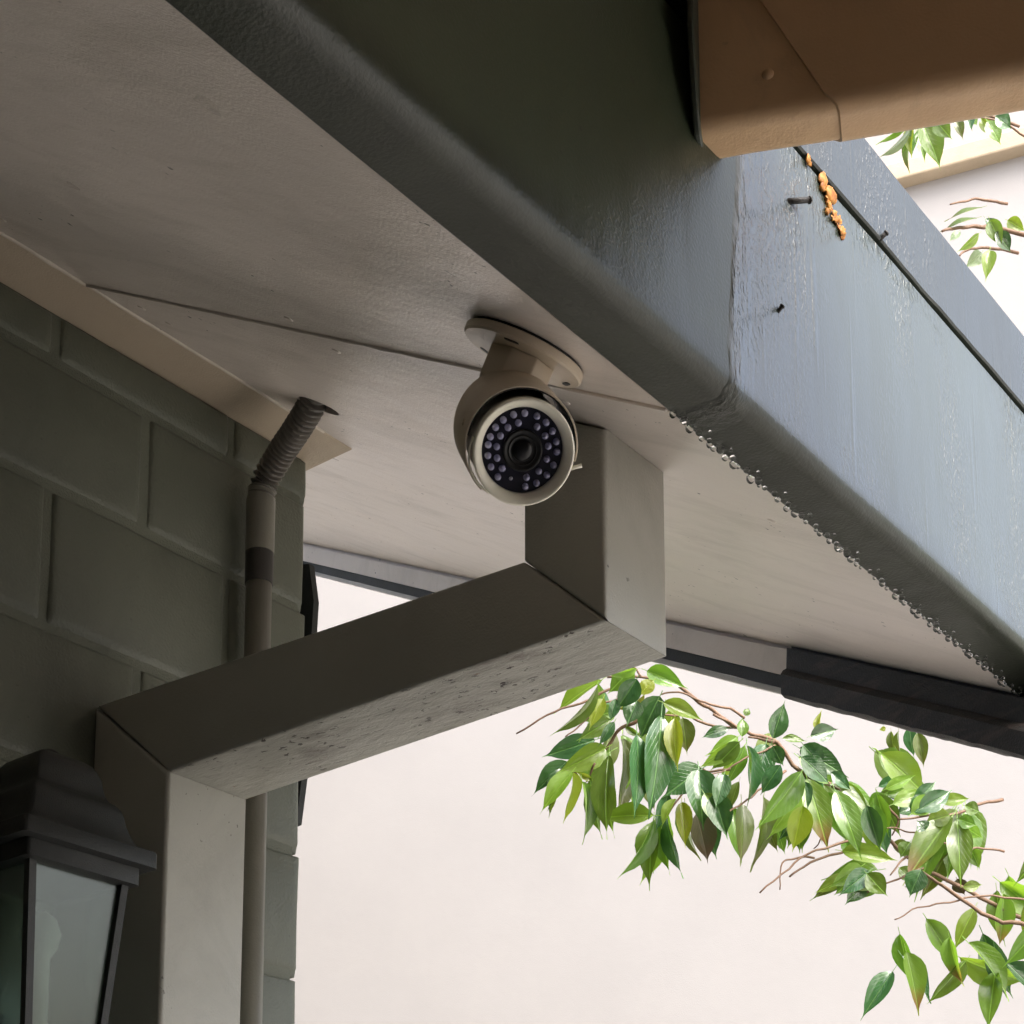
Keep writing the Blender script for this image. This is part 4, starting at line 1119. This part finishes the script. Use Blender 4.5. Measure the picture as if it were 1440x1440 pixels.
# ---------------------------------------------------------------- verge at the far end of the eave
vd = Vector((1, -.385, 0)).normalized(); vn = Vector((vd.y, -vd.x, 0))      # along; toward the viewer
V0 = Vector((.2006, 2.011, 0))
def verge_pt(s, n, b):
    p = V0 + vd * s + vn * n
    q = V0 + vd * s
    return Vector((p.x, p.y, soffit_z(q.x) - b))
def verge_bar(prof, s0, s1, steps=24, wob=0.0, seed=0):
    bm = bmesh.new()
    rows = []
    for i in range(steps + 1):
        s = s0 + (s1 - s0) * i / steps
        rows.append([verge_pt(s, n, b + (wob * noise.noise((s * 30, b * 60, seed)) + wob * 1.5 * max(0, noise.noise((s * 75, 3, seed))) if b > .055 and wob else 0)) for n, b in prof])
    loft(bm, rows)
    return bm
ver = thing('verge_board', 'cream and black barge boards closing the far end of the soffit', 'barge board', verge_pt(0, 0, .03))
o = link('cream_board', verge_bar([(.002, .0045), (.010, .0055), (.010, .043), (-.010, .043), (-.012, -.02), (-.002, -.02), (-.002, .0045)], -2.0, .298), M_SOFFIT, ver); smooth_by_angle(o)
o = link('black_board', verge_bar([(-.002, .044), (-.002, .062), (-.030, .062), (-.030, .030), (-.012, .030), (-.012, .044)], -2.0, .32), M_DARK, ver); smooth_by_angle(o)
o = link('flashing', verge_bar([(-.004, .0621), (-.004, .0705), (-.045, .0715), (-.045, .0621)], -2.0, .294, 60, .001, 4), M_FLASH, ver); smooth_by_angle(o)
o = link('black_gutter', verge_bar([(-.006, -.02), (.004, -.02), (.004, .002), (.012, .003), (.014, .033), (.020, .037), (.024, .043), (.024, .0705), (.018, .0745), (-.03, .076), (-.03, -.02)], .291, .80, 60, .0016, 2), M_GUTTER, None, base=verge_pt(.5, 0, .04))
smooth_by_angle(o, 30)
tag(o, 'weathered black gutter length with ragged lower edge at the right end of the barge board', 'gutter')
link('barge_face', verge_bar([(-.013, -.005), (-.035, -.005), (-.035, -.385), (-.013, -.385)], -3.9, .72, 4), M_DARK, ver)
# dark strip on the end of the wall
bm = bmesh.new()
loft(bm, [[(-.12, 1.476, 2.31), (-.0265, 1.476, 2.319), (-.0265, 1.486, 2.319), (-.12, 1.486, 2.31)],
          [(-.12, 1.476, 2.385), (-.0165, 1.476, 2.385), (-.0165, 1.486, 2.385), (-.12, 1.486, 2.385)],
          [(-.12, 1.476, 2.62), (-.0025, 1.476, 2.62), (-.0025, 1.486, 2.62), (-.12, 1.486, 2.62)],
          [(-.12, 1.476, 2.70), (-.0125, 1.476, 2.675), (-.0125, 1.486, 2.675), (-.12, 1.486, 2.70)]])
o = link('corner_strip', bm, M_DARK, None, base=(-.03, 1.49, 2.3))
tag(o, 'dark vertical strip fixed behind the end of the block wall', 'trim')

# ---------------------------------------------------------------- security camera
camo = thing('security_camera', 'cream bullet security camera with ring of lamps hanging from the soffit', 'security camera', (.7491, .9675, 2.4124))
Pc = Vector((.7491, .9675, soffit_z(.7491)))
U = Vector((math.cos(TH), 0, -math.sin(TH))); W = Vector((0, 1, 0))
def lathe(prof, c, ax, u, v, n=40, a0=0, a1=2 * math.pi, cap=True):
    bm = bmesh.new()
    full = abs(a1 - a0 - 2 * math.pi) < 1e-6
    cnt = n if full else n + 1
    loft(bm, [[c + ax * z + (u * math.cos(a0 + (a1 - a0) * k / n) + v * math.sin(a0 + (a1 - a0) * k / n)) * r for k in range(cnt)] for r, z in prof], cap and full, full)
    return bm
link('shadow_gap', lathe([(.0475, .0002), (.0475, .0024)], Pc, SDN, U, W), M_GAP, camo, True)  # black disc painting the shadow gap between plate and soffit
o = link('mount_plate', lathe([(.0495, .0024), (.0505, .0034), (.0505, .0085), (.0490, .0100), (.030, .0106)], Pc, SDN, U, W, 56), M_CAMERA, camo); smooth_by_angle(o, 30)
# slots of the plate screws
for a in (R(62), R(182), R(300)):
    c = Pc + SDN * .0100 + (U * math.cos(a) + W * math.sin(a)) * .0415
    t = (-U * math.sin(a) + W * math.cos(a)); q = (U * math.cos(a) + W * math.sin(a))
    bm = bmesh.new()
    loft(bm, [[c + SDN * d + t * (x * .006) + q * (y * .0022) for x, y in ((-1, -.6), (-.6, -1), (.6, -1), (1, -.6), (1, .6), (.6, 1), (-.6, 1), (-1, .6))] for d in (-.001, .0007)])
    link('screw', bm, M_GAP, camo)
# collar: a stubby eight-sided block with a cut-away side
bm = bmesh.new()
oct_ = [(math.cos(R(22.5 + 45 * k)) * .0300, math.sin(R(22.5 + 45 * k)) * .0270) for k in range(8)]
loft(bm, [[Pc + SDN * d + U * x * s + W * y * s for x, y in oct_] for d, s in ((.0104, 1), (.034, 1), (.0365, .94))])
bevel(bm, .0025, 2)
smooth_by_angle(link('collar', bm, M_CAMERA, camo), 35)
fC = Vector((.7694, .9376, 2.2997)); bC = Vector((0.7252, 0.9758, 2.3519))
ax = (fC - bC).normalized()
camR = Vector((math.cos(R(38.37)), math.sin(R(38.37)), 0))
u = (camR - ax * camR.dot(ax)).normalized(); v = u.cross(ax) * -1
if v.z < 0: v = -v
def LZ(x, y, z): return fC + u * x + v * y + ax * z
o = link('body', lathe([(.012, -.096), (.026, -.094), (.034, -.088), (.0375, -.078), (.0380, -.050), (.0380, -.012), (.0340, -.011)], fC, ax, u, v, 56), M_CAMERA, camo); smooth_by_angle(o, 30)
o = link('neck', (lambda b: (tube(b, [Pc + SDN * .030, Pc + SDN * .050 + Vector((-.004, 0, -.006)), LZ(0, .0, -.055)], [.016, .016, .016], 24), b)[1])(bmesh.new()), M_CAMERA, camo, True)
o = link('front_ring', lathe([(.0380, -.0115), (.0392, -.008), (.0394, -.0015), (.0386, -.0002), (.0376, 0), (.0345, -.0022), (.0318, -.0065), (.0312, -.0105), (.0330, -.0125)], fC, ax, u, v, 72, cap=False), M_RING, camo, True)
o = link('lamp_board', lathe([(.0325, -.0122), (.0325, -.0102)], fC, ax, u, v, 56), M_FACEPLATE, camo)
# lamps: positions around the lens
outer = [(810, 320), (945, 345), (1045, 415), (1110, 510), (1145, 620), (1135, 720), (1098, 845), (1030, 935), (925, 1005), (815, 1045), (520, 960), (445, 855), (400, 740), (400, 625), (430, 545), (490, 450), (575, 375), (690, 335)]
inner = [(740, 410), (625, 455), (545, 540), (505, 650), (520, 765), (580, 860), (825, 940), (935, 880), (1015, 780), (1035, 665), (1015, 565), (940, 465)]
def disc_of(i, ring, rr):
    x, y = ring[i]
    x = (x - 785) / 408; y = -(y - 697) / 408
    a = math.atan2(y, x)
    return a, rr
led_me = led_cup = None
for ring, rr in ((outer, .0268), (inner, .0202)):
    for i in range(len(ring)):
        a, r0 = disc_of(i, ring, rr)
        c = (r0 * math.cos(a), r0 * math.sin(a))
        if led_me is None:
            bm = lathe([(.0028, -.0006), (.0028, .0012), (.0024, .0030), (.0014, .0043), (.0003, .0047)], Vector((0, 0, 0)), ax, u, v, 12)
            bmesh.ops.recalc_face_normals(bm, faces=bm.faces)
            led_me = bpy.data.meshes.new('led'); bm.to_mesh(led_me); bm.free()
            for p in led_me.polygons: p.use_smooth = True
            led_me.materials.append(M_LED)
            bm = lathe([(.0030, -.0004), (.0030, .0003), (.0020, .0002), (.0004, -.0001)], Vector((0, 0, 0)), ax, u, v, 12)
            bmesh.ops.recalc_face_normals(bm, faces=bm.faces)
            led_cup = bpy.data.meshes.new('led_cup'); bm.to_mesh(led_cup); bm.free()
            led_cup.materials.append(M_LEDCUP)
        o = bpy.data.objects.new('lamp', led_me); C.objects.link(o); o.parent = camo
        o.location = LZ(c[0], c[1], -.0102) - camo.location
bm = lathe([(.0156, -.0106), (.0156, -.0085), (.0150, -.0078), (.0135, -.0080), (.0122, -.0088), (.0112, -.0088)], fC, ax, u, v, 40)
link('lens_barrel', bm, M_LENSBLACK, camo, True)
bm = lathe([(.0112, -.0086), (.0106, -.0079), (.0100, -.0082), (.0085, -.0090), (.0060, -.0098)], fC, ax, u, v, 40)
smooth_by_angle(link('lens_ring', bm, M_LENSBLACK, camo), 20)
bm = lathe([(.0088, -.0092), (.0075, -.0078), (.0050, -.0066), (.0025, -.0060), (.0004, -.0058)], fC, ax, u, v, 32)
link('lens', bm, M_LENS, camo, True)
c = LZ(-.0088, -.0205, -.0102)
link('light_sensor', lathe([(.0016, 0), (.0014, .0008), (.0004, .001)], c, ax, u, v, 10), M_LEDCUP, camo, True)
# sunshield: an open half-tube standing off the body, its inner shade painted as a black shell
sc_ = LZ(-.0012, .0030, 0)
a0, a1 = R(-16), R(224)
def shell(r0, r1, z0, z1, a0, a1, n=48):
    bm = bmesh.new()
    rows = []
    for k in range(n + 1):
        a = a0 + (a1 - a0) * k / n
        d = u * math.cos(a) + v * math.sin(a)
        rows.append([sc_ + d * r1 + ax * z0, sc_ + d * r1 + ax * (z1 - .0006), sc_ + d * (r1 - .0004) + ax * z1, sc_ + d * r0 + ax * z1, sc_ + d * r0 + ax * z0])
    loft(bm, rows)
    return bm
o = link('sunshield', shell(.0426, .0440, -.080, -.006, a0, a1), M_CAMERA, camo); smooth_by_angle(o, 40)
o = link('shield_shade', shell(.0413, .0424, -.085, -.0072, R(-12), R(167)), M_GAP, camo); smooth_by_angle(o, 40)
# fixing lugs of the shield at either end
def lug(pts, r):
    bm = bmesh.new(); tube(bm, pts, r, 8)
    link('lug', bm, M_RING, camo, True)
lug([LZ(.0385 * math.cos(R(-21)), .0385 * math.sin(R(-21)), -.005), LZ(.0425 * math.cos(R(-17)), .0425 * math.sin(R(-17)), -.004), LZ(.0470 * math.cos(R(-14)), .0470 * math.sin(R(-14)), -.004)], [.0016, .0015, .0017])
lug([LZ((.0400 + .0022 * math.sin(math.pi * k / 9)) * math.cos(R(163 + 66 * k / 9)), (.0400 + .0022 * math.sin(math.pi * k / 9)) * math.sin(R(163 + 66 * k / 9)), -.006) for k in range(10)], [.0012] + [.0009] * 8 + [.0006])
a = R(160)
c = sc_ + (u * math.cos(a) + v * math.sin(a)) * .0441 + ax * -.028
d = u * math.cos(a) + v * math.sin(a)
link('screw', lathe([(.0026, -.0006), (.0026, .0006), (.0015, .0011)], c, d, ax, ax.cross(d), 4), M_STRIP, camo)

# ---------------------------------------------------------------- neighbour's house across the yard
nd = Vector((math.cos(R(15.24)), math.sin(R(15.24)), 0)); nn = Vector((nd.y, -nd.x, 0))
NB = Vector((-.5262, 4.571, 0))
nh = thing('neighbour_house', 'pale pinkish white house wall across the yard behind the leaves', 'house', NB)
def nbox(bm, s0, s1, n0, n1, z0, z1):
    vs = [bm.verts.new(NB + nd * s + nn * n + Vector((0, 0, z))) for s in (s0, s1) for n in (n0, n1) for z in (z0, z1)]
    for f in ((0, 1, 3, 2), (4, 6, 7, 5), (0, 4, 5, 1), (2, 3, 7, 6), (0, 2, 6, 4), (1, 5, 7, 3)): bm.faces.new([vs[i] for i in f])
bm = bmesh.new(); nbox(bm, -7, 1.0, -.2, 0, 0, 5.37); link('wall', bm, M_NEIGH, nh)
bm = bmesh.new(); nbox(bm, -7, 1.0, -.2, .035, 5.425, 7.2); link('upper_boarding', bm, M_NEIGH2, nh)
bm = bmesh.new(); nbox(bm, -7, 1.0, -.2, .050, 5.362, 5.4249); bevel(bm, .006, 2); link('band_moulding', bm, M_BAND, nh)
bm = bmesh.new()
loft(bm, [[NB + nd * s + nn * n + Vector((0, 0, z)) for n, z in ((.25, 7.2), (.25, 7.28), (-3.5, 8.9), (-7.2, 7.28), (-7.2, 7.2))] for s in (-7.3, 1.3)])
link('roof', bm, M_ROOF, nh)

# ---------------------------------------------------------------- the shrub
tree = thing('camellia_tree', 'glossy leaved evergreen tree reaching in with wet drooping leaves', 'tree', (.85, 3.15, 0))
bm = bmesh.new()
tp = spline([(.85, 3.15, -.05), (.87, 3.16, .8), (.83, 3.13, 1.7), (.87, 3.17, 2.6), (.82, 3.12, 3.4), (.86, 3.16, 4.3)], 5)
tube(bm, tp, [.055 - .035 * i / (len(tp) - 1) for i in range(len(tp))], 12)
link('trunk', bm, M_BARK, tree, True)
for r, pts in BRANCHES:
    pts = [Vector(p) for p in pts]
    if max(pts[-1].x, pts[0].x) > .40 and r > .004:
        if pts[0].x > pts[-1].x: pts = pts[::-1]
        q = pts[-1]
        pts.append(Vector((.845, 3.145, q.z - .30 if q.z < 3 else q.z - .2)))
    sp = spline(pts, 5)
    n = len(sp)
    bm = bmesh.new()
    sp = [p + Vector((noise.noise(p * 40), noise.noise(p * 40 + Vector((9, 0, 0))), noise.noise(p * 40 + Vector((0, 9, 0))))) * .004 for p in sp]
    tube(bm, sp, [r * (.55 + .5 * i / n if pts[0].x < pts[-1].x else 1.05 - .5 * i / n) * (1 + .12 * noise.noise((i * .9, r * 900, 0))) for i in range(n)], 8)
    link('branch' if r > .0025 else 'twig', bm, M_TWIG if r < .0055 else M_BARK, tree, True)
# leaf blades: pointed ovals, folded along the midrib, drooping at the tip, edges a little wavy
def leaf_blade(k):
    rk = random.Random(100 + k)
    fold, curl, wave = rk.uniform(.12, .42), rk.uniform(.06, .34), rk.uniform(.01, .04)
    ph, pk = rk.uniform(0, 6), rk.uniform(.36, .46)
    bm = bmesh.new()
    rows = []
    ts = [0, .06, .16, .28, .4, .52, .64, .75, .84, .91, .96, 1.0]
    for t in ts:
        tb = t / .92
        w = math.sin(math.pi * tb ** (math.log(.5) / math.log(pk))) ** .9 if 0 < tb < 1 else 0
        w = max(w, .035 if t < .05 else 0.012) * .5
        if t > .74: w *= 1 - .32 * min(1, (t - .74) / .12)
        if t > .87: w = max(w, .030 * (1.02 - t) / .13)
        zc = -curl * t ** 2 + curl * .35 * t
        row = []
        for q in (-1, -.5, 0, .5, 1):
            row.append((t, q * w, zc + fold * abs(q) * w + wave * math.sin(9 * t + ph + q) * abs(q) * (1 - t * .4)))
        rows.append([bm.verts.new(p) for p in row])
    for a, b in zip(rows, rows[1:]):
        for i in range(4): bm.faces.new((a[i], b[i], b[i + 1], a[i + 1]))
    st = [[bm.verts.new((t, q, z)) for q, z in ((-.016, 0), (0, .012), (.016, 0))] for t, z in ((-.13, 0), (.02, 0))]
    for i in range(2): bm.faces.new((st[0][i], st[1][i], st[1][i + 1], st[0][i + 1]))
    return bm
leaf_me = {}
def leaf_mesh(c, k):
    if (c, k) not in leaf_me:
        bm = leaf_blade(k)
        bmesh.ops.recalc_face_normals(bm, faces=bm.faces)
        me = bpy.data.meshes.new('leaf'); bm.to_mesh(me); bm.free()
        for p in me.polygons: p.use_smooth = True
        if sum(p.normal.z for p in me.polygons) < 0: me.flip_normals()
        me.materials.append(LEAF_MATS[c])
        leaf_me[(c, k)] = me
    return leaf_me[(c, k)]
rl = random.Random(21)
for (bx_, by_, bz_, tx_, ty_, tz_, nx_, ny_, nz_, wd, c) in LEAVES:
    b = Vector((bx_, by_, bz_)); t = Vector((tx_, ty_, tz_)); nrm = Vector((nx_, ny_, nz_))
    X = (t - b); L = X.length; X.normalize()
    Z = (nrm - X * nrm.dot(X)).normalized(); Y = Z.cross(X)
    o = bpy.data.objects.new('leaf', leaf_mesh(c, rl.randrange(7)))
    C.objects.link(o); o.parent = tree
    # blades turn a little to the open sky at the right
    Z = (Z + (Vector((.75, -.1, .55)) * (1 if c in 'DMLR' else .35)) * rl.uniform(.05, .5))
    Z = (Z - X * Z.dot(X)).normalized(); Y = Z.cross(X)
    L *= 1.10; wd *= 1.14
    m = Matrix((X * L, Y * wd, Z * (L * .75))).transposed().to_4x4()
    m.translation = b - tree.location
    o.matrix_basis = m
